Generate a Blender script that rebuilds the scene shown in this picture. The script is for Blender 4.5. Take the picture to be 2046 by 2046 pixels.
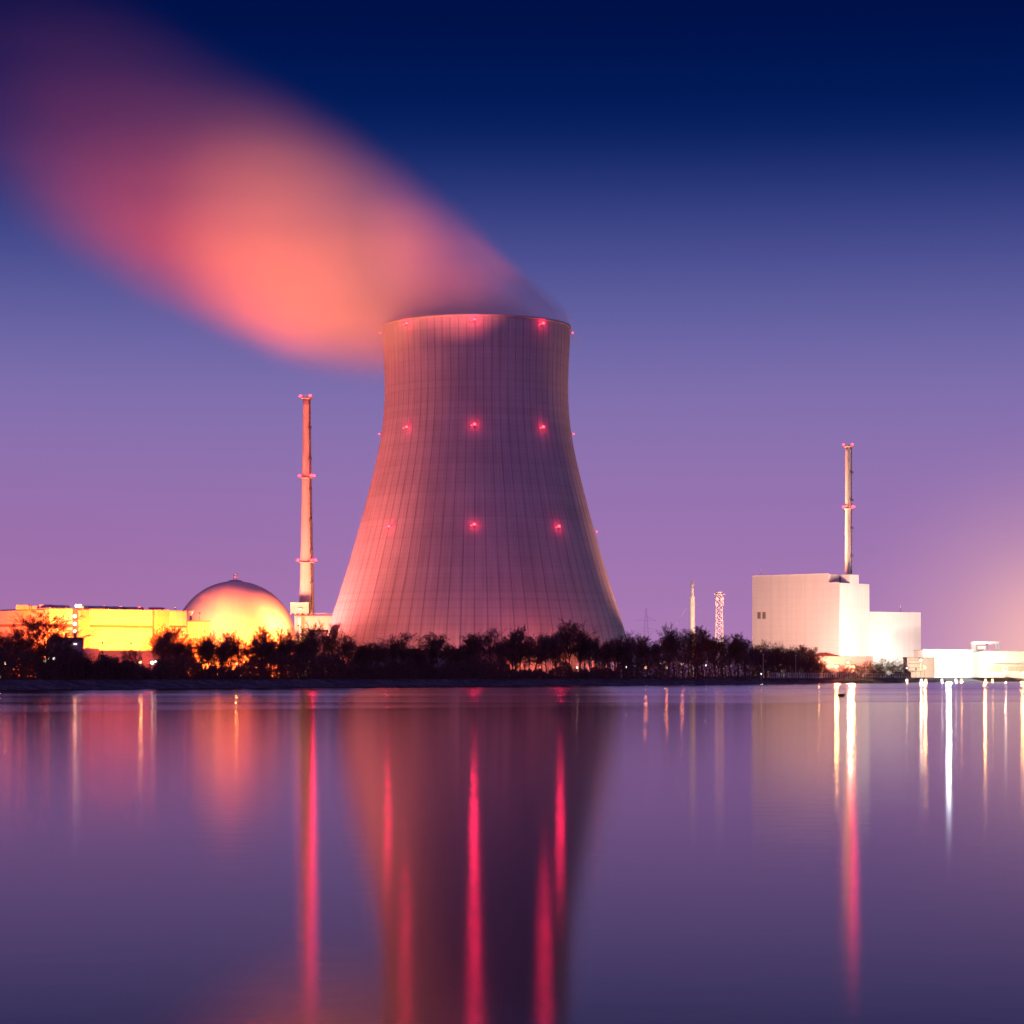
import bpy, math, random
import numpy as np
from mathutils import Vector, Matrix

for o in list(bpy.data.objects):
    bpy.data.objects.remove(o)
scene = bpy.context.scene
COL = scene.collection
R = math.radians

# ------------------------------------------------------------------ camera
F_PX = 5000.0          # focal length in pixels of the 2046 px photograph
HOR = 1350.0           # row of the horizon
CX = 1023.0
CAM_H = 3.0            # metres above the water
cam = bpy.data.cameras.new('camera')
cam_o = bpy.data.objects.new('camera', cam)
COL.objects.link(cam_o)
cam_o.location = (0, 0, CAM_H)
cam_o.rotation_euler = (R(90), 0, 0)
cam.sensor_width = 36
cam.lens = F_PX / 2046.0 * 36
cam.shift_y = (HOR - CX) / 2046.0
cam.clip_start = 0.5
cam.clip_end = 30000
scene.camera = cam_o


def lin(r, g, b):
    def f(c):
        c = c / 255.0
        return c / 12.92 if c <= 0.04045 else ((c + 0.055) / 1.055) ** 2.4
    return (f(r), f(g), f(b))


# ------------------------------------------------------------------ dusk sky
world = bpy.data.worlds.new('World')
scene.world = world
world.use_nodes = True
nt = world.node_tree
nt.nodes.clear()


class NG:
    """tiny node helper"""
    def __init__(self, tree):
        self.t = tree

    def n(self, kind, **kw):
        x = self.t.nodes.new(kind)
        for k, v in kw.items():
            setattr(x, k, v)
        return x

    def link(self, a, b):
        self.t.links.new(a, b)

    def _in(self, sock, v):
        if isinstance(v, (int, float)):
            sock.default_value = v
        elif isinstance(v, tuple):
            sock.default_value = v if len(v) == len(sock.default_value) else v + (1.0,)
        else:
            self.link(v, sock)

    def m(self, op, a, b=None, c=None, clamp=False):
        x = self.n('ShaderNodeMath', operation=op)
        x.use_clamp = clamp
        self._in(x.inputs[0], a)
        if b is not None:
            self._in(x.inputs[1], b)
        if c is not None:
            self._in(x.inputs[2], c)
        return x.outputs[0]

    def curve(self, val, pts, x0, x1, y0, y1):
        """piecewise-smooth 1D function through pts; val in [x0,x1], result in [y0,y1]"""
        c = self.n('ShaderNodeFloatCurve')
        cur = c.mapping.curves[0]
        P = [((px - x0) / (x1 - x0), (py - y0) / (y1 - y0)) for px, py in pts]
        cur.points[0].location = P[0]
        cur.points[1].location = P[-1]
        for p in P[1:-1]:
            cur.points.new(*p)
        c.mapping.update()
        u = self.m('DIVIDE', self.m('SUBTRACT', val, x0), x1 - x0, clamp=True)
        self.link(u, c.inputs['Value'])
        return self.m('ADD', self.m('MULTIPLY', c.outputs[0], y1 - y0), y0)

    def ss(self, val, a, b):
        x = self.n('ShaderNodeMapRange', interpolation_type='SMOOTHSTEP')
        self._in(x.inputs['Value'], val)
        x.inputs['From Min'].default_value = a
        x.inputs['From Max'].default_value = b
        return x.outputs['Result']

    def mix(self, f, a, b, blend='MIX'):
        x = self.n('ShaderNodeMix', data_type='RGBA', blend_type=blend)
        self._in(x.inputs[0], f)
        self._in(x.inputs[6], a)
        self._in(x.inputs[7], b)
        return x.outputs[2]


g = NG(nt)
tc = g.n('ShaderNodeTexCoord')
sep = g.n('ShaderNodeSeparateXYZ')
g.link(tc.outputs['Generated'], sep.inputs[0])
hx = g.m('MULTIPLY', sep.outputs[0], sep.outputs[0])
hy = g.m('MULTIPLY', sep.outputs[1], sep.outputs[1])
hl = g.m('MAXIMUM', g.m('SQRT', g.m('ADD', hx, hy)), 0.02)
tanel = g.m('DIVIDE', sep.outputs[2], hl)
ramp = g.n('ShaderNodeValToRGB')
ramp.color_ramp.interpolation = 'B_SPLINE'
SKY = [(1350, (178, 126, 182)), (1250, (170, 122, 178)), (1100, (158, 116, 176)), (950, (146, 115, 176)),
       (800, (130, 112, 174)), (680, (108, 102, 166)), (560, (84, 86, 152)), (440, (56, 66, 134)),
       (330, (24, 44, 108)), (240, (3, 30, 92)), (150, (0, 24, 84)), (60, (0, 18, 76)), (-150, (0, 10, 62)),
       (-650, (0, 8, 48))]
els = ramp.color_ramp.elements
SPAN = 0.42
for i, (py, c) in enumerate(SKY):
    pos = min(1.0, max(0.0, (HOR - py) / F_PX / SPAN))
    if i == 0:
        e = els[0]; e.position = pos
    elif i == 1:
        e = els[1]; e.position = pos
    else:
        e = els.new(pos)
    e.color = lin(*c) + (1,)
g.link(g.m('DIVIDE', tanel, SPAN, clamp=True), ramp.inputs[0])
# town glow low on the right with lamp bloom and haze painted into it, and a slightly darker, rosier sky on the left
az = g.m('DIVIDE', sep.outputs[0], g.m('MAXIMUM', sep.outputs[1], 0.02))
gx = g.m('SUBTRACT', az, (2130 - CX) / F_PX)
gy = g.m('MULTIPLY', g.m('SUBTRACT', tanel, (HOR - 1300) / F_PX), 1.15)
gd = g.m('SQRT', g.m('ADD', g.m('MULTIPLY', gx, gx), g.m('MULTIPLY', gy, gy)))
glow = g.m('MULTIPLY_ADD', g.m('POWER', g.m('SUBTRACT', 1.0, g.ss(gd, 0.0, 0.06)), 1.3), 0.45, g.m('MULTIPLY', g.m('POWER', g.m('SUBTRACT', 1.0, g.ss(gd, 0.0, 0.115)), 1.5), 0.55))
front = g.m('GREATER_THAN', sep.outputs[1], 0.0)
glow = g.m('MULTIPLY', glow, front)
col = g.mix(g.m('MULTIPLY', glow, 0.95, clamp=True), ramp.outputs[0], (1.0, 0.52, 0.47, 1))
left = g.m('MULTIPLY', g.ss(g.m('MULTIPLY', az, -1.0), -0.05, 0.22), g.m('SUBTRACT', 1.0, g.ss(tanel, 0.02, 0.12)))
col = g.mix(g.m('MULTIPLY', left, 0.6), col, g.mix(1.0, col, (0.98, 0.82, 0.86, 1), 'MULTIPLY'))
# unseen sky behind the viewer, brightened as an afterglow to lift the tower
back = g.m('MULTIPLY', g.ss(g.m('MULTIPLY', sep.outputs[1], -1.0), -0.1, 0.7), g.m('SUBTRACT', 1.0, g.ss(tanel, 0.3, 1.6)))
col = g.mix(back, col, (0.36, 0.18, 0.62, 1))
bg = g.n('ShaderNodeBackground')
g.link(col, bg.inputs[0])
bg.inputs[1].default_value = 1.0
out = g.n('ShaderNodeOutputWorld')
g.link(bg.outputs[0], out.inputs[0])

scene.view_settings.view_transform = 'Standard'
scene.view_settings.look = 'None'
scene.view_settings.exposure = 0
scene.view_settings.gamma = 1
cy = scene.cycles
cy.use_denoising = True
cy.use_light_tree = True
cy.max_bounces = 5
cy.diffuse_bounces = 2
cy.glossy_bounces = 3
cy.transparent_max_bounces = 6
cy.volume_bounces = 2
cy.caustics_reflective = False
cy.caustics_refractive = False
cy.sample_clamp_indirect = 4
cy.volume_step_rate = 0.6
cy.volume_max_steps = 96


# ------------------------------------------------------------------ helpers
def X(px, D):
    return (px - CX) / F_PX * D


def Z(py, D):
    return CAM_H + (HOR - py) / F_PX * D


def P(px, py, D):
    return Vector((X(px, D), D, Z(py, D)))


def shore(px):
    """distance of the waterline seen at column px (the far shore is one straight line)"""
    return CAM_H * F_PX / (28 - 16 * px / 2046.0)


GZ = 2.0   # level of the land


class MB:
    def __init__(self):
        self.v = []; self.f = []

    def add(self, vs, fs):
        k = len(self.v)
        self.v.extend([tuple(v) for v in vs])
        self.f.extend([tuple(i + k for i in f) for f in fs])

    def box(self, x0, x1, y0, y1, z0, z1):
        self.add([(x0, y0, z0), (x1, y0, z0), (x1, y1, z0), (x0, y1, z0),
                  (x0, y0, z1), (x1, y0, z1), (x1, y1, z1), (x0, y1, z1)],
                 [(0, 3, 2, 1), (4, 5, 6, 7), (0, 1, 5, 4), (1, 2, 6, 5), (2, 3, 7, 6), (3, 0, 4, 7)])
        return self

    def prism(self, pts, z0, z1, z1b=None):
        """vertical prism over the polygon pts (counter clockwise seen from above); z1 a number or a list"""
        n = len(pts)
        tops = z1 if isinstance(z1, (list, tuple)) else [z1] * n
        vs = [(p[0], p[1], z0) for p in pts] + [(p[0], p[1], t) for p, t in zip(pts, tops)]
        fs = [tuple(reversed(range(n))), tuple(range(n, 2 * n))]
        for i in range(n):
            j = (i + 1) % n
            fs.append((i, j, n + j, n + i))
        self.add(vs, fs)
        return self

    def tube(self, p0, p1, r0, r1=None, n=8, cap=True):
        p0 = Vector(p0); p1 = Vector(p1)
        r1 = r0 if r1 is None else r1
        d = (p1 - p0)
        if d.length < 1e-6:
            return self
        d.normalize()
        a = d.orthogonal().normalized(); b = d.cross(a)
        vs = []
        for p, r in ((p0, r0), (p1, r1)):
            for i in range(n):
                t = 2 * math.pi * i / n
                vs.append(p + a * (math.cos(t) * r) + b * (math.sin(t) * r))
        fs = [(i, (i + 1) % n, n + (i + 1) % n, n + i) for i in range(n)]
        if cap:
            fs += [tuple(reversed(range(n))), tuple(range(n, 2 * n))]
        self.add(vs, fs)
        return self

    def lathe(self, prof, n=48, cx=0, cy=0, a0=0, a1=2 * math.pi):
        """prof: list of (r,z)"""
        full = abs(a1 - a0 - 2 * math.pi) < 1e-6
        m = n if full else n + 1
        vs = []
        for r, z in prof:
            for i in range(m):
                t = a0 + (a1 - a0) * i / n
                vs.append((cx + r * math.cos(t), cy + r * math.sin(t), z))
        fs = []
        for k in range(len(prof) - 1):
            for i in range(n):
                j = (i + 1) % m
                fs.append((k * m + i, k * m + j, (k + 1) * m + j, (k + 1) * m + i))
        self.add(vs, fs)
        return self

    def ball(self, c, r, n=10, m=6):
        prof = [(max(1e-4, r * math.sin(math.pi * k / m)), c[2] - r * math.cos(math.pi * k / m)) for k in range(m + 1)]
        return self.lathe(prof, n, c[0], c[1])

    def build(self, name, mat, parent=None, smooth=False):
        me = bpy.data.meshes.new(name)
        me.from_pydata(self.v, [], self.f)
        me.materials.append(mat)
        if smooth:
            me.polygons.foreach_set('use_smooth', [True] * len(me.polygons))
        me.update()
        o = bpy.data.objects.new(name, me)
        COL.objects.link(o)
        if parent:
            o.parent = parent
        return o


def np_mesh(name, V, F, mat, parent=None):
    """V (n,3) float, F (m,4) int quads"""
    me = bpy.data.meshes.new(name)
    V = np.asarray(V, dtype=np.float32); F = np.asarray(F, dtype=np.int32)
    me.vertices.add(len(V)); me.vertices.foreach_set('co', V.ravel())
    me.loops.add(F.size); me.loops.foreach_set('vertex_index', F.ravel())
    me.polygons.add(len(F))
    me.polygons.foreach_set('loop_start', np.arange(0, F.size, F.shape[1], dtype=np.int32))
    me.update(calc_edges=True)
    me.materials.append(mat)
    o = bpy.data.objects.new(name, me)
    COL.objects.link(o)
    if parent:
        o.parent = parent
    return o


def tag(o, label=None, cat=None, group=None, kind=None):
    if label: o['label'] = label
    if cat: o['category'] = cat
    if group: o['group'] = group
    if kind: o['kind'] = kind
    return o


def thing(name, loc, label, cat, group=None, rz=0.0):
    o = bpy.data.objects.new(name, None)
    o.empty_display_size = 1
    COL.objects.link(o)
    o.location = loc
    o.rotation_euler = (0, 0, rz)
    return tag(o, label, cat, group)


# ------------------------------------------------------------------ materials
def mat_base(name):
    m = bpy.data.materials.new(name)
    m.use_nodes = True
    t = m.node_tree
    b = t.nodes['Principled BSDF']
    return m, NG(t), b


def weathered(name, color, rough=0.85, var=0.12, scale=0.15, streak=True, metallic=0.0):
    """matt surface with soft stains and rain streaks"""
    m, g, b = mat_base(name)
    tc = g.n('ShaderNodeTexCoord')
    n1 = g.n('ShaderNodeTexNoise'); n1.inputs['Scale'].default_value = scale; n1.inputs['Detail'].default_value = 5
    g.link(tc.outputs['Object'], n1.inputs['Vector'])
    f = g.ss(n1.outputs[0], 0.3, 0.7)
    if streak:
        mp = g.n('ShaderNodeMapping'); mp.inputs['Scale'].default_value = (1.0, 1.0, 0.06)
        g.link(tc.outputs['Object'], mp.inputs[0])
        n2 = g.n('ShaderNodeTexNoise'); n2.inputs['Scale'].default_value = 0.55; n2.inputs['Detail'].default_value = 4
        g.link(mp.outputs[0], n2.inputs['Vector'])
        f = g.m('MULTIPLY_ADD', g.ss(n2.outputs[0], 0.35, 0.7), 0.5, g.m('MULTIPLY', f, 0.5))
    c1 = tuple(min(1, c * (1 + var)) for c in color) + (1,)
    c0 = tuple(c * (1 - var) for c in color) + (1,)
    g.link(g.mix(f, c0, c1), b.inputs['Base Color'])
    b.inputs['Roughness'].default_value = rough
    b.inputs['Metallic'].default_value = metallic
    b.inputs['Specular IOR Level'].default_value = 0.25
    return m


def panels(name, color, pw=6.0, ph=3.0, line=0.80, rough=0.6, var=0.06):
    """cladding: faint panel joints plus weathering; object coordinates, x/y as horizontal"""
    m, g, b = mat_base(name)
    tc = g.n('ShaderNodeTexCoord')
    s = g.n('ShaderNodeSeparateXYZ'); g.link(tc.outputs['Object'], s.inputs[0])
    hor = g.m('ADD', s.outputs[0], g.m('MULTIPLY', s.outputs[1], 0.73))
    fx = g.m('FRACT', g.m('DIVIDE', hor, pw)); fz = g.m('FRACT', g.m('DIVIDE', s.outputs[2], ph))
    lx = g.m('LESS_THAN', fx, 0.10 / pw * 2); lz = g.m('LESS_THAN', fz, 0.10 / ph * 2)
    ln = g.m('MAXIMUM', lx, lz)
    n1 = g.n('ShaderNodeTexNoise'); n1.inputs['Scale'].default_value = 0.2; n1.inputs['Detail'].default_value = 5
    g.link(tc.outputs['Object'], n1.inputs['Vector'])
    mp = g.n('ShaderNodeMapping'); mp.inputs['Scale'].default_value = (1.0, 1.0, 0.05)
    g.link(tc.outputs['Object'], mp.inputs[0])
    n2 = g.n('ShaderNodeTexNoise'); n2.inputs['Scale'].default_value = 0.6; n2.inputs['Detail'].default_value = 4
    g.link(mp.outputs[0], n2.inputs['Vector'])
    f = g.m('MULTIPLY_ADD', g.ss(n2.outputs[0], 0.35, 0.7), 0.5, g.m('MULTIPLY', n1.outputs[0], 0.5))
    c1 = tuple(min(1, c * (1 + var)) for c in color) + (1,)
    c0 = tuple(c * (1 - var) for c in color) + (1,)
    cc = g.mix(f, c0, c1)
    cc = g.mix(ln, cc, g.mix(1.0, cc, (line, line, line, 1), 'MULTIPLY'))
    g.link(cc, b.inputs['Base Color'])
    b.inputs['Roughness'].default_value = rough
    b.inputs['Specular IOR Level'].default_value = 0.25
    return m


def glowing(name, color, strength):
    m = bpy.data.materials.new(name)
    m.use_nodes = True
    t = m.node_tree
    t.nodes.clear()
    e = t.nodes.new('ShaderNodeEmission'); o = t.nodes.new('ShaderNodeOutputMaterial')
    e.inputs[0].default_value = tuple(color) + (1,)
    e.inputs[1].default_value = strength
    t.links.new(e.outputs[0], o.inputs[0])
    m.cycles.emission_sampling = 'NONE'
    return m


M_CONC = weathered('pale_concrete', (0.42, 0.40, 0.38), 0.9, 0.10)
M_DARKCONC = weathered('dark_concrete', (0.16, 0.15, 0.17), 0.9, 0.15)
M_CLAD = panels('cream_cladding', (0.62, 0.60, 0.55), 6.0, 3.2, 0.90)
M_CLADB = panels('greyer_cladding', (0.40, 0.36, 0.33), 3.0, 3.2, 0.88)
M_BAND = weathered('window_band', (0.20, 0.17, 0.15), 0.5, 0.1)
M_WHITE = panels('white_cladding', (0.64, 0.62, 0.59), 7.0, 4.0, 0.90)
M_WHITEB = panels('off_white_cladding', (0.66, 0.67, 0.64), 5.0, 5.0, 0.94)
M_DARKMET = weathered('dark_metal', (0.10, 0.09, 0.12), 0.6, 0.2, streak=False)
M_PURPLE = weathered('brownish_cladding', (0.26, 0.17, 0.20), 0.7, 0.15)
M_VENT = weathered('vent_grey', (0.50, 0.42, 0.46), 0.7, 0.15)
M_STEEL = weathered('galvanised_steel', (0.45, 0.45, 0.46), 0.5, 0.1, 0.5, False)
M_PAINT = weathered('white_paint', (0.78, 0.77, 0.74), 0.5, 0.06, 0.4)
M_CHIM = weathered('chimney_concrete', (0.46, 0.42, 0.38), 0.85, 0.10)
M_GLASS = weathered('dark_window', (0.08, 0.07, 0.08), 0.25, 0.1, streak=False)
M_RED_LENS = glowing('red_beacon_glow', (1.0, 0.03, 0.045), 11)
M_SODIUM = glowing('sodium_lamp_glow', (1.0, 0.55, 0.20), 8)
M_WHITELAMP = glowing('white_lamp_glow', (1.0, 0.88, 0.72), 4)

SODIUM = (1.0, 0.085, 0.004)
WARM = (1.0, 0.66, 0.42)
PINKW = (1.0, 0.52, 0.36)
REDL = (1.0, 0.015, 0.08)


# ------------------------------------------------------------------ lights
def spot(name, loc, target, color, power, radius, angle=120, blend=0.6, parent=None):
    l = bpy.data.lights.new(name, 'SPOT')
    l.color = color; l.energy = power; l.shadow_soft_size = radius
    l.spot_size = R(angle); l.spot_blend = blend
    o = bpy.data.objects.new(name, l)
    COL.objects.link(o)
    d = Vector(target) - Vector(loc)
    q = d.to_track_quat('-Z', 'Y')
    o.matrix_world = Matrix.Translation(Vector(loc)) @ q.to_matrix().to_4x4()
    if parent:
        o.parent = parent
        o.matrix_parent_inverse = Matrix.Translation(-Vector(parent.location))
    return o


def point(name, loc, color, power, radius, parent=None):
    l = bpy.data.lights.new(name, 'POINT')
    l.color = color; l.energy = power; l.shadow_soft_size = radius
    o = bpy.data.objects.new(name, l)
    COL.objects.link(o)
    o.location = loc
    if parent:
        o.parent = parent
        o.matrix_parent_inverse = Matrix.Translation(-Vector(parent.location))
    return o


# ------------------------------------------------------------------ water and land
def make_water():
    m, g, b = mat_base('lake_water')
    t = m.node_tree
    t.nodes.remove(b)
    outn = [n for n in t.nodes if n.type == 'OUTPUT_MATERIAL'][0]
    tc = g.n('ShaderNodeTexCoord')
    # wide calm and ruffled bands lying across the lake
    mp = g.n('ShaderNodeMapping'); mp.inputs['Scale'].default_value = (0.0012, 0.020, 1)
    mp.inputs['Rotation'].default_value = (0, 0, R(-4))
    g.link(tc.outputs['Object'], mp.inputs[0])
    n1 = g.n('ShaderNodeTexNoise'); n1.inputs['Scale'].default_value = 1.0; n1.inputs['Detail'].default_value = 3
    g.link(mp.outputs[0], n1.inputs['Vector'])
    s = g.n('ShaderNodeSeparateXYZ'); g.link(tc.outputs['Object'], s.inputs[0])
    far = g.ss(s.outputs[1], 190, 300)
    band = g.m('MULTIPLY', g.m('SUBTRACT', n1.outputs[0], 0.5), far)
    line = g.m('ADD', s.outputs[1], g.m('ADD', g.m('MULTIPLY', s.outputs[0], -0.85), g.m('MULTIPLY', n1.outputs[0], 14.0)))
    edge = g.ss(line, 244, 254)
    rough = g.m('MULTIPLY_ADD', band, 0.20, WATER_ROUGH)
    rough = g.m('ADD', rough, g.m('MULTIPLY', edge, 0.022))
    rough = g.m('ADD', rough, g.m('MULTIPLY', g.ss(s.outputs[1], 300, 620), 0.085), clamp=True)
    # fine ripples
    n2 = g.n('ShaderNodeTexNoise'); n2.inputs['Scale'].default_value = 1.1; n2.inputs['Detail'].default_value = 3
    g.link(tc.outputs['Object'], n2.inputs['Vector'])
    bp = g.n('ShaderNodeBump'); bp.inputs['Strength'].default_value = 0.09; bp.inputs['Distance'].default_value = 0.02
    g.link(n2.outputs[0], bp.inputs['Height'])
    gl = g.n('ShaderNodeBsdfGlossy', distribution='BECKMANN')
    gl.inputs['Color'].default_value = (.80, .76, .82, 1)
    g.link(rough, gl.inputs['Roughness'])
    g.link(bp.outputs[0], gl.inputs['Normal'])
    df = g.n('ShaderNodeBsdfDiffuse'); df.inputs[0].default_value = (0.012, 0.012, 0.03, 1)
    fr = g.n('ShaderNodeFresnel'); fr.inputs[0].default_value = 1.13
    mx = g.n('ShaderNodeMixShader')
    g.link(fr.outputs[0], mx.inputs[0]); g.link(df.outputs[0], mx.inputs[1]); g.link(gl.outputs[0], mx.inputs[2])
    g.link(mx.outputs[0], outn.inputs[0])
    mb = MB(); S = 9000
    mb.add([(-S, -S, 0), (S, -S, 0), (S, S, 0), (-S, S, 0)], [(0, 1, 2, 3)])
    o = mb.build('lake_water', m)
    tag(o, 'smooth lilac lake mirroring the lit power station', 'water', kind='structure')


WATER_ROUGH = 0.11
make_water()

A = Vector((X(0, shore(0)), shore(0), 0)); B = Vector((X(2046, shore(2046)), shore(2046), 0))
DIR = (B - A).normalized()
NRM = Vector((-DIR.y, DIR.x, 0))      # points inland


def on_shore(s, inland, z):
    return A + DIR * s + NRM * inland + Vector((0, 0, z))


SLEN = (B - A).length


def make_land():
    m, g, b = mat_base('dark_grass')
    tc = g.n('ShaderNodeTexCoord')
    n1 = g.n('ShaderNodeTexNoise'); n1.inputs['Scale'].default_value = 0.3; n1.inputs['Detail'].default_value = 6
    g.link(tc.outputs['Object'], n1.inputs['Vector'])
    g.link(g.mix(n1.outputs[0], (0.035, 0.045, 0.02, 1), (0.10, 0.09, 0.055, 1)), b.inputs['Base Color'])
    b.inputs['Roughness'].default_value = 0.95
    mb = MB()
    far = 9000
    mb.add([on_shore(-1500, 9.0, GZ), on_shore(3500, 9.0, GZ), on_shore(3500, far, GZ), on_shore(-1500, far, GZ)],
           [(0, 1, 2, 3)])
    o = mb.build('ground', m)
    tag(o, 'flat dark grass land carrying the power station', 'ground', kind='structure')
    # stone embankment with an uneven face
    m2, g, b = mat_base('embankment_stone')
    tc = g.n('ShaderNodeTexCoord')
    v = g.n('ShaderNodeTexVoronoi'); v.inputs['Scale'].default_value = 1.6
    g.link(tc.outputs['Object'], v.inputs['Vector'])
    n1 = g.n('ShaderNodeTexNoise'); n1.inputs['Scale'].default_value = 0.25; n1.inputs['Detail'].default_value = 5
    g.link(tc.outputs['Object'], n1.inputs['Vector'])
    c = g.mix(g.ss(n1.outputs[0], 0.35, 0.7), (0.11, 0.12, 0.15, 1), (0.24, 0.24, 0.28, 1))
    c = g.mix(g.ss(v.outputs['Distance'], 0.1, 0.7), c, g.mix(1.0, c, (0.45, 0.45, 0.45, 1), 'MULTIPLY'))
    g.link(c, b.inputs['Base Color']); b.inputs['Roughness'].default_value = 0.9
    rnd = random.Random(3)
    mb = MB()
    prof = [(-1.2, -0.5), (1.0, 0.25), (2.4, 0.55), (5.0, 1.1), (7.8, GZ + 0.06), (9.6, GZ + 0.05)]
    N = 900
    vs = []
    for i in range(N + 1):
        s = -300 + (SLEN + 900) * i / N
        for k, (a, z) in enumerate(prof):
            j = 0 if k in (5,) else 1
            vs.append(on_shore(s, a + j * rnd.uniform(-.35, .35), z + j * rnd.uniform(-.12, .12)))
    K = len(prof)
    fs = []
    for i in range(N):
        for k in range(K - 1):
            fs.append((i * K + k, (i + 1) * K + k, (i + 1) * K + k + 1, i * K + k + 1))
    mb.add(vs, fs)
    o = mb.build('embankment', m2)
    tag(o, 'low stone embankment along the far waterline', 'embankment', kind='structure')


make_land()


# ------------------------------------------------------------------ warning lights
def beacon(parent, pos, outdir, r=0.55, power=2500, look=None, glowp=0.0, colour=REDL):
    """obstruction light: housing with a red lens; pos/outdir in the parent's own coordinates"""
    pos = Vector(pos); outdir = Vector(outdir).normalized()
    mb = MB()
    mb.tube(pos - outdir * 1.4, pos - outdir * 0.1, 0.22, 0.22, 6)
    mb.tube(pos + Vector((0, 0, -r * 1.25)), pos + Vector((0, 0, -r * 0.7)), r * 0.7, r * 0.7, 8)
    h = mb.build('warning_light', M_DARKMET, parent)
    lb = MB(); lb.ball(pos, r, 8, 6)
    lb.build('lens', M_RED_LENS, h)
    w = Vector(parent.location) + pos
    if power > 0:
        spot('beacon_beam', w + outdir * (r + 0.15), w + outdir * 30 + Vector((0, 0, -6)), colour, power, 0.5, 150, 0.9, parent)
    if glowp > 0:
        point('beacon_glow', w + outdir * (r + 0.5), colour, glowp, 0.6, parent)


# ------------------------------------------------------------------ cooling tower
TD = 1180.0
TX = X(952, TD)
TS = TD / F_PX
tower = thing('cooling_tower', (TX, TD, GZ), 'huge ribbed concrete cooling tower with red lights and steam leaving its rim', 'cooling tower')
PROF = [(1300, 306), (1290, 304), (1240, 290), (1200, 277), (1160, 264), (1120, 252), (1080, 240.5), (1040, 229.5), (1000, 219),
        (950, 206.2), (900, 195), (860, 187.8), (820, 184), (780, 182.5), (740, 183.5), (700, 185.5), (655, 188)]


def tower_r(z):
    py = HOR - (z + GZ - CAM_H) * F_PX / TD
    pts = PROF
    if py >= pts[0][0]:
        return (pts[0][1] + (py - pts[0][0]) * 0.33) * TS
    for (a, ra), (b, rb) in zip(pts, pts[1:]):
        if b <= py <= a:
            t = (a - py) / (a - b)
            return (ra + (rb - ra) * t) * TS
    return pts[-1][1] * TS


ZR = [Z(p[0], TD) - GZ for p in PROF]
Z_RIM = ZR[-1]


def smooth_tower_r(z):
    return sum(tower_r(z + d) for d in (-6, -3, 0, 3, 6) if z + d < Z_RIM + .1) / sum(1 for d in (-6, -3, 0, 3, 6) if z + d < Z_RIM + .1)


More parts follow.
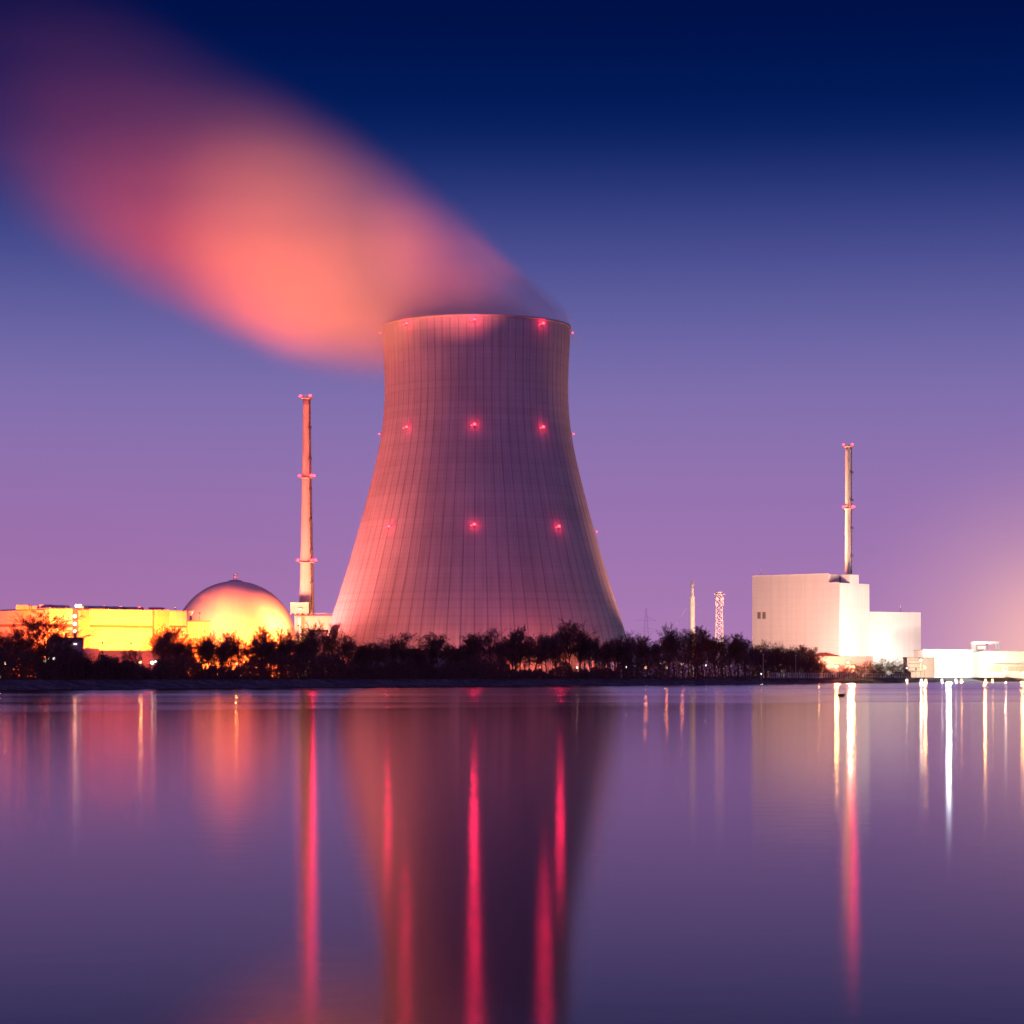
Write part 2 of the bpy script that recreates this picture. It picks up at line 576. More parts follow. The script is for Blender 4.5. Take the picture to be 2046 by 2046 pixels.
def make_tower():
    m, g, b = mat_base('tower_concrete')
    tc = g.n('ShaderNodeTexCoord')
    s = g.n('ShaderNodeSeparateXYZ'); g.link(tc.outputs['Object'], s.inputs[0])
    ang = g.m('DIVIDE', g.m('ARCTAN2', s.outputs[1], s.outputs[0]), 2 * math.pi)
    fr = g.m('FRACT', g.m('ADD', g.m('MULTIPLY', ang, 72), 0.5))
    dist = g.m('ABSOLUTE', g.m('SUBTRACT', fr, 0.5))
    stripe = g.m('SUBTRACT', 1.0, g.ss(dist, 0.03, 0.08))
    lift = g.m('ABSOLUTE', g.m('SUBTRACT', g.m('FRACT', g.m('DIVIDE', s.outputs[2], 1.9)), 0.5))
    joint = g.m('SUBTRACT', 1.0, g.ss(lift, 0.05, 0.16))
    n1 = g.n('ShaderNodeTexNoise'); n1.inputs['Scale'].default_value = 0.05; n1.inputs['Detail'].default_value = 6
    g.link(tc.outputs['Object'], n1.inputs['Vector'])
    # each pour has its own tone
    zl = g.m('FLOOR', g.m('DIVIDE', s.outputs[2], 1.9))
    wn = g.n('ShaderNodeTexWhiteNoise', noise_dimensions='1D'); g.link(zl, wn.inputs['W'])
    # rain streaks
    cmb = g.n('ShaderNodeCombineXYZ')
    g.link(g.m('MULTIPLY', ang, 300), cmb.inputs[0]); g.link(g.m('MULTIPLY', s.outputs[2], 0.03), cmb.inputs[2])
    n2 = g.n('ShaderNodeTexNoise'); n2.inputs['Scale'].default_value = 1.0; n2.inputs['Detail'].default_value = 4
    g.link(cmb.outputs[0], n2.inputs['Vector'])
    v = g.m('ADD', g.m('MULTIPLY', n1.outputs[0], 0.45), g.m('MULTIPLY', n2.outputs[0], 0.55))
    v = g.m('ADD', v, g.m('MULTIPLY', wn.outputs[0], 0.10))
    v = g.m('ADD', v, 0.42)
    v = g.m('MULTIPLY', v, g.m('SUBTRACT', 1.0, g.m('MULTIPLY', stripe, 0.29)))
    v = g.m('MULTIPLY', v, g.m('SUBTRACT', 1.0, g.m('MULTIPLY', joint, 0.05)))
    cc = g.mix(1.0, (0.36, 0.34, 0.33, 1), (1, 1, 1, 1), 'MULTIPLY')
    vm = g.n('ShaderNodeVectorMath', operation='SCALE')
    vm.inputs[0].default_value = (0.42, 0.40, 0.40)
    g.link(v, vm.inputs['Scale'])
    g.link(vm.outputs[0], b.inputs['Base Color'])
    b.inputs['Roughness'].default_value = 0.9
    b.inputs['Specular IOR Level'].default_value = 0.2
    # shell with 72 standing ribs
    zs = [13.0 + (Z_RIM - 13.0) * i / 70 for i in range(71)]
    NR = 72
    offs = [(-0.055, 0.0), (-0.035, 0.06), (0.035, 0.06), (0.055, 0.0), (0.25, 0.0), (0.5, 0.0), (0.75, 0.0)]
    angs = []
    for k in range(NR):
        for o, h in offs:
            angs.append(((k + o) / NR * 2 * math.pi, h))
    n = len(angs)
    vs = []
    for z in zs:
        r = smooth_tower_r(z)
        for a, h in angs:
            vs.append(((r + h) * math.cos(a), (r + h) * math.sin(a), z))
    fs = []
    for k in range(len(zs) - 1):
        for i in range(n):
            j = (i + 1) % n
            fs.append((k * n + i, k * n + j, (k + 1) * n + j, (k + 1) * n + i))
    mb = MB(); mb.add(vs, fs)
    mb.build('shell', m, tower)
    # rim walkway ring, closing the top and lining the inside
    mb = MB()
    rt = tower_r(Z_RIM)
    mb.lathe([(rt + 0.05, Z_RIM - 0.9), (rt + 0.2, Z_RIM - 0.9), (rt + 0.2, Z_RIM + 0.2), (rt - 0.7, Z_RIM + 0.2), (rt - 0.9, Z_RIM - 6),
              (rt - 1.4, Z_RIM - 10)] + [(smooth_tower_r(z_) - 1.0, z_) for z_ in range(int(Z_RIM) - 12, 13, -6)] + [(tower_r(13.5) - 1.2, 13.2), (tower_r(13.2), 13.05)], 144)
    mb.build('rim', M_CONC, tower, True)
    # slanting support columns
    mb = MB()
    n = 48
    rb = tower_r(13.0) - 0.6
    for k in range(n):
        a0 = 2 * math.pi * k / n; a1 = 2 * math.pi * (k + 0.5) / n; a2 = 2 * math.pi * (k - 0.5) / n
        base = Vector(((rb + 3) * math.cos(a0), (rb + 3) * math.sin(a0), 0.0))
        for aa in (a1, a2):
            mb.tube(base, (rb * math.cos(aa), rb * math.sin(aa), 13.4), 0.55, 0.5, 6)
    mb.build('support_columns', M_CONC, tower)
    mb = MB()
    mb.lathe([(rb + 6, 0), (rb + 6, 1.6), (rb + 5.2, 1.6), (rb + 5.2, 0)], 96)
    mb.build('basin_wall', M_CONC, tower)
    mb = MB()
    mb.lathe([(rb - 9, 0.1), (rb - 9, 11.5), (rb - 12, 12.5)], 72)
    mb.build('inner_fill', M_CONC, tower)
    # red obstruction lights in three rings
    for py, xs, edge in ((638, (814, 951, 1088), True), (848, (814, 951, 1088), True), (1048, (779, 951, 1120), True)):
        zc = Z(py, TD) - GZ
        # the front face is nearer: use the true height of the ring
        Rr = tower_r(min(zc, Z_RIM)) + 0.9
        Df = TD - Rr
        zc = Z(py, Df) - GZ
        zc = min(zc, Z_RIM + 1.2)
        Rr = tower_r(min(zc, Z_RIM)) + (0.9 if zc < Z_RIM - 1 else 1.2)
        for k, px in enumerate(xs):
            sx = (px - 952) * TS * (TD - Rr * .8) / TD / Rr
            a = math.asin(max(-1, min(1, sx)))
            d = Vector((math.sin(a), -math.cos(a), 0))
            pw = {814: 0.8, 779: 0.8}.get(px, 1.5)
            beacon(tower, d * Rr + Vector((0, 0, zc)), d, 0.68, 2600 * pw, glowp=1000 if py == 638 else 520)
            beacon(tower, d * Rr + Vector((-1.3, 0, zc - 0.5)), d, 0.32, 0)
        for sg in (-1, 1):
            if sg < 0 and py == 1048:
                continue
            d = Vector((sg, -0.05, 0)).normalized()
            beacon(tower, d * (Rr + 0.2) + Vector((0, 0, zc - 0.3)), d, 0.42, 500)


make_tower()


# ------------------------------------------------------------------ steam
def make_steam():
    m = bpy.data.materials.new('steam')
    m.use_nodes = True
    t = m.node_tree
    t.nodes.clear()
    g = NG(t)
    tc = g.n('ShaderNodeTexCoord')
    s = g.n('ShaderNodeSeparateXYZ'); g.link(tc.outputs['Object'], s.inputs[0])
    u = g.m('MULTIPLY', s.outputs[0], -1.0)      # metres downwind (towards the left)
    U0, U1 = -60, 300
    zup = g.curve(u, STEAM_UP, U0, U1, -60, 220)
    zlo = g.curve(u, STEAM_LO, U0, U1, -60, 220)
    ry = g.curve(u, [(-60, 3), (-47, 5), (-40, 20), (-25, 34), (0, 42), (40, 46), (120, 58), (300, 85)], U0, U1, 0, 100)
    tt = g.m('DIVIDE', g.m('SUBTRACT', s.outputs[2], zlo), g.m('MAXIMUM', g.m('SUBTRACT', zup, zlo), 1.0))
    dy = g.m('ABSOLUTE', g.m('DIVIDE', s.outputs[1], ry))
    body = g.m('MULTIPLY', g.ss(tt, -0.05, 0.32), g.m('SUBTRACT', 1.0, g.ss(tt, 0.12, 1.12)))
    body = g.m('MULTIPLY', body, g.m('SUBTRACT', 1.0, g.ss(dy, 0.45, 1.1)))
    amp = g.curve(u, STEAM_AMP, U0, U1, 0, 1.2)
    # broad slow streaks drawn out by the wind
    mp = g.n('ShaderNodeMapping'); mp.inputs['Scale'].default_value = (0.006, 0.03, 0.040)
    mp.inputs['Rotation'].default_value = (0, R(-24), 0)
    g.link(tc.outputs['Object'], mp.inputs[0])
    n1 = g.n('ShaderNodeTexNoise'); n1.inputs['Scale'].default_value = 1.0; n1.inputs['Detail'].default_value = 2
    g.link(mp.outputs[0], n1.inputs['Vector'])
    nz = g.m('MULTIPLY_ADD', n1.outputs[0], 1.5, 0.25)
    den = g.m('MULTIPLY', g.m('MULTIPLY', body, amp), g.m('MULTIPLY', nz, STEAM_DENS))
    # thin veil torn off the lee edge of the rim
    zv = g.curve(u, [(-60, -14), (-45, 1), (-32, 12), (-20, 22), (0, 38), (20, 53), (60, 80), (300, 200)], U0, U1, -60, 220)
    veil = g.m('SUBTRACT', 1.0, g.ss(g.m('ABSOLUTE', g.m('SUBTRACT', s.outputs[2], zv)), 0.0, 8.0))
    veil = g.m('MULTIPLY', veil, g.m('SUBTRACT', 1.0, g.ss(g.m('ABSOLUTE', s.outputs[1]), 3, 20)))
    veil = g.m('MULTIPLY', veil, g.m('MULTIPLY', g.ss(u, -47, -42), g.m('SUBTRACT', 1.0, g.ss(u, -34, 15))))
    den = g.m('ADD', den, g.m('MULTIPLY', veil, 0.022))
    vol = g.n('ShaderNodeVolumePrincipled')
    vol.inputs['Color'].default_value = (0.93, 0.90, 0.90, 1)
    vol.inputs['Anisotropy'].default_value = 0.15
    g.link(den, vol.inputs['Density'])
    o = g.n('ShaderNodeOutputMaterial'); g.link(vol.outputs[0], o.inputs['Volume'])
    # hull around the plume
    def ip(tab, x):
        for (a, va), (b, vb) in zip(tab, tab[1:]):
            if a <= x <= b:
                return va + (vb - va) * (x - a) / (b - a)
        return tab[-1][1]
    vs = []; N = 24
    us = [-49, -44, -38, -30, -15, 0, 20, 45, 75, 110, 150, 190, 230, 268]
    for uu in us:
        a = ip(STEAM_UP, uu); b = ip(STEAM_LO, uu)
        c = (a + b) / 2; rz_ = max(1.0, (a - b) / 2) * 1.42 + 3; ry_ = ip([(-60, 3), (-47, 5), (-40, 20), (-25, 34), (0, 42), (40, 46), (120, 58), (300, 85)], uu) * 1.16 + 8
        for i in range(N):
            th = 2 * math.pi * i / N
            vs.append((-uu, ry_ * math.cos(th), c + rz_ * math.sin(th)))
    fs = []
    for k in range(len(us) - 1):
        for i in range(N):
            j = (i + 1) % N
            fs.append((k * N + i, k * N + j, (k + 1) * N + j, (k + 1) * N + i))
    fs.append(tuple(range(N))); fs.append(tuple(reversed(range((len(us) - 1) * N, len(us) * N))))
    mb = MB(); mb.add(vs, fs)
    ob = mb.build('steam_plume', m)
    ob.data.flip_normals()
    ob.location = (TX, TD, GZ + Z_RIM)
    tag(ob, 'glowing orange steam plume drifting left from the tower rim', 'steam', kind='stuff')


STEAM_UP = [(-60, -20), (-47, -2), (-44, 1), (-16, 30), (19, 58), (49, 80), (78, 98), (122, 122), (166, 148), (225, 178), (300, 205)]
STEAM_LO = [(-60, -24), (-47, -8), (-30, -14), (0, -24), (30, -25), (46, -23), (78, -18), (107, -8), (137, 5), (166, 17), (195, 31), (225, 50), (300, 105)]
STEAM_AMP = [(-60, 0.0), (-46, 0.6), (-20, 0.95), (20, 1.0), (80, 0.85), (120, 0.55), (160, 0.30), (200, 0.12), (235, 0.03), (262, 0.0), (300, 0.0)]
STEAM_DENS = 0.038
make_steam()


# ------------------------------------------------------------------ left side of the plant
def quad_prism(px0, d0, px1, d1, depth, z0, z1a, z1b=None):
    """box whose front runs from (px0,d0) to (px1,d1) and which goes back `depth` metres; returns local pts"""
    a = Vector((X(px0, d0), d0)); b = Vector((X(px1, d1), d1))
    n = Vector((-(b - a).y, (b - a).x)).normalized()
    return [a, b, b + n * depth, a + n * depth]


def building_part(name, mat, parent, pts, z0, z1):
    L = Vector(parent.location)
    mb = MB()
    mb.prism([(p[0] - L.x, p[1] - L.y) for p in pts], z0 - L.z, [z - L.z for z in z1] if isinstance(z1, (list, tuple)) else z1 - L.z)
    return mb.build(name, mat, parent)


def lerp_face(px, pxa, da, pxb, db):
    """depth of the point of the straight wall (pxa,da)-(pxb,db) seen at column px"""
    xa, xb = X(pxa, da), X(pxb, db)
    k = (px - CX) / F_PX
    # solve xa+(xb-xa)t = k*(da+(db-da)t)
    t = (k * da - xa) / ((xb - xa) - k * (db - da))
    return da + (db - da) * t


def on_wall(mat, name, parent, pxa, da, pxb, db, px0, px1, y0, y1, proud=0.25, thick=0.3):
    """flat panel proud of a wall between columns px0..px1 and rows y0 (top)..y1"""
    d0 = lerp_face(px0, pxa, da, pxb, db); d1 = lerp_face(px1, pxa, da, pxb, db)
    a = Vector((X(px0, d0), d0)); b = Vector((X(px1, d1), d1))
    n = Vector(((b - a).y, -(b - a).x)).normalized()
    dm = (d0 + d1) / 2
    pts = [a + n * proud, b + n * proud, b - n * thick, a - n * thick]
    return building_part(name, mat, parent, pts, Z(y1, dm), Z(y0, dm))


HA = (98, 985.0); HB = (373, 1028.0)
hall = thing('turbine_hall', (X(98, 985), 985, GZ), 'long floodlit yellow turbine hall at the left with boxes on its roof', 'building')


def make_hall():
    h = hall
    zt = Z(1216.5, 985)
    pts = quad_prism(98, 985, 373, 1028, 45, 0, 0)
    building_part('wall', M_CLAD, h, pts, GZ - 0.5, zt)
    a = Vector((X(98, 985), 985)); b = Vector((X(-70, 1020), 1020)); n = Vector((0.2, 1)).normalized()
    building_part('wing_wall', M_CLAD, h, [b, a + Vector((-0.05, 0.15)), a + n * 44, b + n * 50], GZ - 0.5, zt - 0.35)
    # roof edge
    building_part('roof_edge', M_CONC, h, quad_prism(97.6, 984.6, 373.4, 1027.6, 46, 0, 0), zt + .005, zt + .35)
    # dark window bands
    on_wall(M_BAND, 'window_band', h, 98, 985, 373, 1028, 178, 304, 1249, 1254.5, 0.12)
    on_wall(M_BAND, 'window_band', h, 98, 985, 373, 1028, 99, 145, 1247, 1252, 0.12)
    on_wall(M_BAND, 'window_band', h, -70, 1020, 98, 985, -68, 97, 1247.5, 1252.5, 0.12)
    on_wall(M_BAND, 'window_band', h, 98, 985, 373, 1028, 338, 372, 1250, 1254, 0.12)
    # pilasters and stair shafts
    for x0, x1, pr in ((153, 176, 1.2), (304.5, 311, 1.6), (311.5, 336, 0.9)):
        on_wall(M_CLADB, 'stair_shaft', h, 98, 985, 373, 1028, x0, x1, 1218.6, 1352, pr)
    sh = on_wall(M_PURPLE, 'ladder_shaft', h, 98, 985, 373, 1028, 145.5, 152.5, 1217, 1352, 0.7)
    for y in (1231.5, 1246.5, 1262):
        d = lerp_face(149.5, 98, 985, 373, 1028) - 1.6
        mb = MB(); c = P(149.5, y, d) - Vector(h.location)
        mb.ball(c, 0.75, 8, 6)
        mb.build('wall_lamp', M_WHITELAMP, h)
        spot('wall_lamp_beam', P(149.5, y, d - 1.2), P(149.5, y + 60, d - 60), (1, .62, .28), 60, 0.5, 150, 0.9, h)
        point('wall_lamp_spill', P(149.5, y, d - 1.0), SODIUM, 160, 0.5, h)
    # roof lantern with a lamp
    d = lerp_face(156, 98, 985, 373, 1028) + 1
    mb = MB(); c = P(156, 1214, d) - Vector(h.location)
    mb.box(c.x - 2.0, c.x + 2.0, c.y, c.y + 3, c.z - 0.6, c.z + 0.4)
    hh = mb.build('roof_lantern', M_CLAD, h)
    mb = MB(); c = P(156.5, 1210.5, d) - Vector(h.location)
    for dx in (-0.7, 0.7):
        mb.ball(c + Vector((dx, 0, 0)), 0.7, 8, 6)
    mb.build('lamp', M_WHITELAMP, hh)
    # roof ventilation boxes
    for x0, x1, yt in ((32, 61, 1209), (63, 77, 1211), (79, 105, 1208), (107, 134, 1209), (164, 181, 1210), (184, 213, 1210.5),
                       (216, 247, 1211.5), (250, 283, 1212.5), (297, 326, 1213.5)):
        dm = (985 if x0 < 98 else lerp_face(x0, 98, 985, 373, 1028)) + 6
        L = Vector(h.location)
        xa, xb = X(x0, dm), X(x1 - 3, dm)
        mb = MB(); mb.box(xa - L.x, xb - L.x, dm - L.y, dm + 8 - L.y, zt - L.z - 0.1, Z(yt, dm) - L.z)
        mb.box(xb - L.x + 0.05, X(x1, dm) - L.x, dm - L.y + 1.2, dm + 6 - L.y, zt - L.z - 0.1, Z(yt + 1.2, dm) - L.z)
        mb.build('roof_vent', M_VENT, h)


make_hall()

annex = thing('annex', (X(160, 960), 960, GZ), 'low orange lit annex before the turbine hall, lower than everything round it', 'building')
building_part('wall', M_CLADB, annex, quad_prism(125, 955, 198, 960, 18, 0, 0), GZ - .5, Z(1296, 957))
building_part('roof', M_CONC, annex, quad_prism(124.5, 954.7, 198.5, 959.7, 18.6, 0, 0), Z(1296, 957) + .01, Z(1295, 957))
low = thing('service_annex', (X(270, 972), 972, GZ), 'long low annex along the foot of the turbine hall', 'building')
building_part('wall', M_CLADB, low, quad_prism(199.5, 972, 373, 1000, 12, 0, 0), GZ - .5, Z(1301, 985))
building_part('roof', M_BAND, low, quad_prism(199.3, 971.7, 373.5, 999.7, 12.4, 0, 0), Z(1301, 985) + .01, Z(1299.8, 985))

boiler = thing('boiler_house', (X(138, 930), 930, GZ), 'small dark boxy boiler house with two stub chimneys', 'building')
building_part('wall', M_PURPLE, boiler, quad_prism(110, 928, 167, 932, 14, 0, 0), GZ - .5, Z(1276, 930))
building_part('roof', M_DARKMET, boiler, quad_prism(109.4, 927.6, 167.6, 931.6, 14.8, 0, 0), Z(1276, 930) + .01, Z(1274, 930))
building_part('window', M_WHITELAMP, boiler, quad_prism(147.5, 930.2, 154, 930.7, 0.5, 0, 0), Z(1287.3, 930), Z(1286.2, 930))
for px in (132, 150):
    c = P(px, 1276, 937) - Vector(boiler.location)
    MB().tube((c.x, c.y, c.z - 1), (c.x, c.y, c.z + 1.6), 0.42, 0.42, 10).tube((c.x, c.y, c.z + 1.6), (c.x, c.y, c.z + 2.1), 0.55, 0.5, 10).build('stub_chimney', M_DARKMET, boiler)

# reactor dome
DD = 1090.0
DS = DD / F_PX
dome = thing('reactor_dome', (X(470, DD), DD, GZ), 'round reactor dome glowing orange beside the turbine hall', 'reactor dome')


def make_dome():
    m, g, b = mat_base('dome_shell')
    tc = g.n('ShaderNodeTexCoord')
    s = g.n('ShaderNodeSeparateXYZ'); g.link(tc.outputs['Object'], s.inputs[0])
    ang = g.m('DIVIDE', g.m('ARCTAN2', s.outputs[1], s.outputs[0]), 2 * math.pi)
    fr = g.m('ABSOLUTE', g.m('SUBTRACT', g.m('FRACT', g.m('MULTIPLY', ang, 48)), 0.5))
    ln = g.m('SUBTRACT', 1.0, g.ss(fr, 0.01, 0.035))
    n1 = g.n('ShaderNodeTexNoise'); n1.inputs['Scale'].default_value = 0.15; n1.inputs['Detail'].default_value = 5
    g.link(tc.outputs['Object'], n1.inputs['Vector'])
    c = g.mix(n1.outputs[0], (0.66, 0.62, 0.58, 1), (0.78, 0.74, 0.70, 1))
    c = g.mix(g.m('MULTIPLY', ln, 0.5), c, g.mix(1.0, c, (0.8, 0.8, 0.8, 1), 'MULTIPLY'))
    g.link(c, b.inputs['Base Color']); b.inputs['Roughness'].default_value = 0.95; b.inputs['Specular IOR Level'].default_value = 0.05
    R_ = 121 * DS; zc = Z(1282, DD) - GZ
    prof = [(R_, 0), (R_, zc)]
    for i in range(1, 31):
        t = math.pi / 2 * i / 30
        prof.append((max(0.01, R_ * math.cos(t)), zc + R_ * math.sin(t)))
    MB().lathe(prof, 96).build('shell', m, dome, True)
    zt = zc + R_
    MB().lathe([(3.2, zt - 0.35), (3.2, zt + 0.1), (1.6, zt + 0.5), (0.01, zt + 0.55)], 24).build('cap', M_CONC, dome)
    mb = MB()
    for a in (0, 1, 2, 3):
        x, y = math.cos(a * math.pi / 2 + .78) * 0.8, math.sin(a * math.pi / 2 + .78) * 0.8
        mb.tube((x, y, zt + .4), (x, y, zt + 3.1), 0.08, 0.08, 5)
    fin = mb.build('finial', M_STEEL, dome)
    for z in (1.7, 3.0):
        MB().lathe([(0.9, zt + z - .25), (0.9, zt + z + .1), (0.01, zt + z + .1)], 12).build('ring', M_PAINT, fin)


make_dome()

blk = thing('drum_building', (X(397, 1045), 1045, GZ), 'squat round-cornered lit building between turbine hall and dome', 'building')
building_part('wall', M_CLAD, blk, quad_prism(374.5, 1040, 420, 1044, 22, 0, 0), GZ - .5, Z(1242, 1042))
building_part('roof', M_BAND, blk, quad_prism(374.2, 1039.7, 420.4, 1043.7, 22.6, 0, 0), Z(1242, 1042) + .01, Z(1240.5, 1042))
for k in range(6):
    px = 379 + k * 7.2
    on_wall(M_CLADB, 'pilaster', blk, 374.5, 1040, 420, 1044, px, px + 1.0, 1243, 1340, 0.18)
vent = thing('vent_stack', (X(381, 1049), 1049, Z(1240.5, 1042)), 'small flared white vent standing on the drum building roof', 'vent')
MB().tube((0, 0, 0), (0, 0, 2.2), 0.45, 0.45, 8).tube((0.7, 0, 0), (0.7, 0, 2.2), 0.12, 0.12, 6).build('stem', M_STEEL, vent)
MB().tube((0, 0, 2.2), (0, 0, 4.2), 0.6, 1.1, 12).build('hood', M_PAINT, vent)

# building beside the chimney
side = thing('switch_building', (X(588, 1196), 1196, GZ), 'bright yellow lit building under the tall striped chimney', 'building')
building_part('wall', M_CLAD, side, [(X(588, 1196), 1196), (X(690, 1200), 1200), (X(690, 1240), 1240), (X(588, 1196), 1230)], GZ - .5, Z(1231, 1196))
building_part('roof', M_PURPLE, side, [(X(586.5, 1195), 1195), (X(690, 1199), 1199), (X(690, 1241), 1241), (X(586.5, 1195), 1231)], Z(1231, 1196) + .01, Z(1228.6, 1196))
L_ = Vector(side.location)
mb = MB()
for px in range(588, 690, 8):
    mb.box(X(px, 1196) - L_.x - .06, X(px, 1196) - L_.x + .06, -.4, -.3, Z(1228.6, 1196) - GZ, Z(1226, 1196) - GZ)
mb.box(X(587, 1196) - L_.x, X(689, 1196) - L_.x, -.42, -.28, Z(1226, 1196) - GZ, Z(1225.3, 1196) - GZ)
mb.build('railing', M_STEEL, side)
building_part('corner_shaft', M_PAINT, side, [(X(596, 1196), 1194.6), (X(602, 1196), 1194.6), (X(602, 1196), 1195.9), (X(596, 1196), 1195.9)], GZ, Z(1234, 1196))
shed = thing('grey_shed', (X(640, 1150), 1150, GZ), 'grey box shed partly hidden by treetops left of the cooling tower', 'shed')
building_part('wall', M_CONC, shed, quad_prism(619, 1150, 652, 1150, 10, 0, 0), GZ - .3, Z(1262, 1150))
building_part('roof', M_DARKMET, shed, quad_prism(618, 1149.5, 653, 1149.5, 11, 0, 0), Z(1262, 1150) + .01, Z(1258, 1150))
fanh = thing('fan_house', (X(600, 1190), 1190, Z(1228.6, 1196)), 'orange lit box with small window at the foot of the left chimney', 'building')
L_ = Vector(fanh.location)
w = building_part('wall', M_CLADB, fanh, [(X(580, 1190), 1190), (X(617, 1190), 1190), (X(617, 1190), 1197), (X(580, 1190), 1197)], L_.z + .6, Z(1205, 1190))
building_part('roof', M_CLAD, fanh, [(X(579.5, 1190), 1189.7), (X(617.5, 1190), 1189.7), (X(617.5, 1190), 1197.4), (X(579.5, 1190), 1197.4)], Z(1205, 1190) + .01, Z(1203.8, 1190))
f = building_part('window', M_GLASS, fanh, [(X(597, 1190), 1189.8), (X(604, 1190), 1189.8), (X(604, 1190), 1189.97), (X(597, 1190), 1189.97)], Z(1217, 1190), Z(1213.6, 1190))
building_part('lit_pane', M_SODIUM, fanh, [(X(597.4, 1190), 1189.6), (X(602, 1190), 1189.6), (X(602, 1190), 1189.78), (X(597.4, 1190), 1189.78)], Z(1217.4, 1190), Z(1215.4, 1190))
mb = MB()
for px in (581, 590, 600, 612):
    mb.box(X(px, 1190) - L_.x - .25, X(px, 1190) - L_.x + .25, .6, 6.5, -0.02, 0.62)
mb.build('plinth', M_CONC, fanh)


# ------------------------------------------------------------------ chimneys
def chimney(name, label, px, D, y_base, y_top, r_base, r_top, rings, ladder_side=1, mat=None, z0=None, rpow=2500, ringr=1.0):
    zb = Z(y_base, D) if z0 is None else z0
    t = thing(name, (X(px, D), D, zb), label, 'chimney', 'tall slim chimneys')
    H = Z(y_top, D) - zb
    prof = []
    for i in range(25):
        k = i / 24
        prof.append((r_base + (r_top - r_base) * (1 - (1 - k) ** 1.35), H * k))
    prof += [(r_top * 0.8, H), (r_top * 0.75, H - 3)]
    MB().lathe(prof, 32).build('shaft', mat or M_CHIM, t, True)

    def rad(z):
        k = max(0, min(1, z / H))
        return r_base + (r_top - r_base) * (1 - (1 - k) ** 1.35)
    # caged ladder on the front right
    mb = MB()
    a = R(-90 + 42 * ladder_side)
    z = 2.0; vs = []; fs = []; k = 0
    while z < H - 1:      # one continuous caged ladder: narrow stringers swelling at each hoop
        for zz, w in ((z, .12), (z + .8, .12), (z + .81, .26), (z + 1.15, .26), (z + 1.16, .12)):
            r1 = rad(zz); q = Vector((math.cos(a), math.sin(a), 0)); sd = Vector((-q.y, q.x, 0))
            vs += [q * (r1 - .1) - sd * w + Vector((0, 0, zz)), q * (r1 + w + .25) - sd * w + Vector((0, 0, zz)), q * (r1 + w + .25) + sd * w + Vector((0, 0, zz)), q * (r1 - .1) + sd * w + Vector((0, 0, zz))]
            if k:
                for i in range(3):
                    fs.append(((k - 1) * 4 + i, (k - 1) * 4 + i + 1, k * 4 + i + 1, k * 4 + i))
            k += 1
        z += 2.4
    mb.add(vs, fs)
    mb.build('ladder', M_DARKMET, t)
    n_land = int(H / 16)
    for k in range(1, n_land + 1):
        z = H * k / (n_land + 1)
        r1 = rad(z) + 0.5
        mb = MB(); mb.box(r1 * math.cos(a) - .8, r1 * math.cos(a) + .8, r1 * math.sin(a) - .7, r1 * math.sin(a) + .5, z, z + 1.1)
        mb.build('landing', M_DARKMET, t)
    for y in rings:
        z = Z(y, D) - zb - 0.9
        r0 = rad(z)
        mb = MB()
        mb.lathe([(r0 - .02, z - .5), (r0 + ringr, z - 0.15), (r0 + ringr, z), (r0 - .02, z)], 24)
        for k in range(12):
            aa = 2 * math.pi * k / 12
            mb.tube(((r0 + ringr) * math.cos(aa), (r0 + ringr) * math.sin(aa), z), ((r0 + ringr) * math.cos(aa), (r0 + ringr) * math.sin(aa), z + 1.1), .06, .06, 4)
        mb.lathe([(r0 + ringr - .05, z + 1.05), (r0 + ringr + .05, z + 1.05), (r0 + ringr + .05, z + 1.15)], 24)
        mb.build('gallery', M_CONC, t)
        for ax in (-1.0, 0.62, 0.98):
            d = Vector((ax, -math.sqrt(max(0.02, 1 - ax * ax)), 0)).normalized()
            if y == rings[0] and ax == 0.98:
                continue
            beacon(t, d * (r0 + ringr + 0.1) + Vector((0, 0, z + 0.9)), d, 0.75, rpow, glowp=160)
    return t


chimney('chimney', 'tall tapering chimney with three rings of red lights, left of the cooling tower', 613, 1200, 1228.6, 795, 3.7, 1.85,
        (792, 951, 1120), 1, rpow=3300)

# dark screen wall in front of the tower foot
scr = thing('screen_wall', (X(860, 1085), 1085, GZ), 'long dark flat-topped screen wall before the cooling tower foot', 'wall')
building_part('panel', M_DARKCONC, scr, quad_prism(712, 1080, 1008, 1090, 3, 0, 0), GZ - .3, Z(1300.5, 1085))
building_part('coping', M_DARKMET, scr, quad_prism(711.5, 1079.8, 1008.5, 1089.8, 3.4, 0, 0), Z(1300.5, 1085) + .01, Z(1299.5, 1085))

# ------------------------------------------------------------------ right side of the plant
CBD = 1350.0    # depth of the near corner of the big block
right = thing('reactor_block', (X(1677, CBD), CBD, GZ), 'tall pale windowless block with stepped roof at the right', 'building')


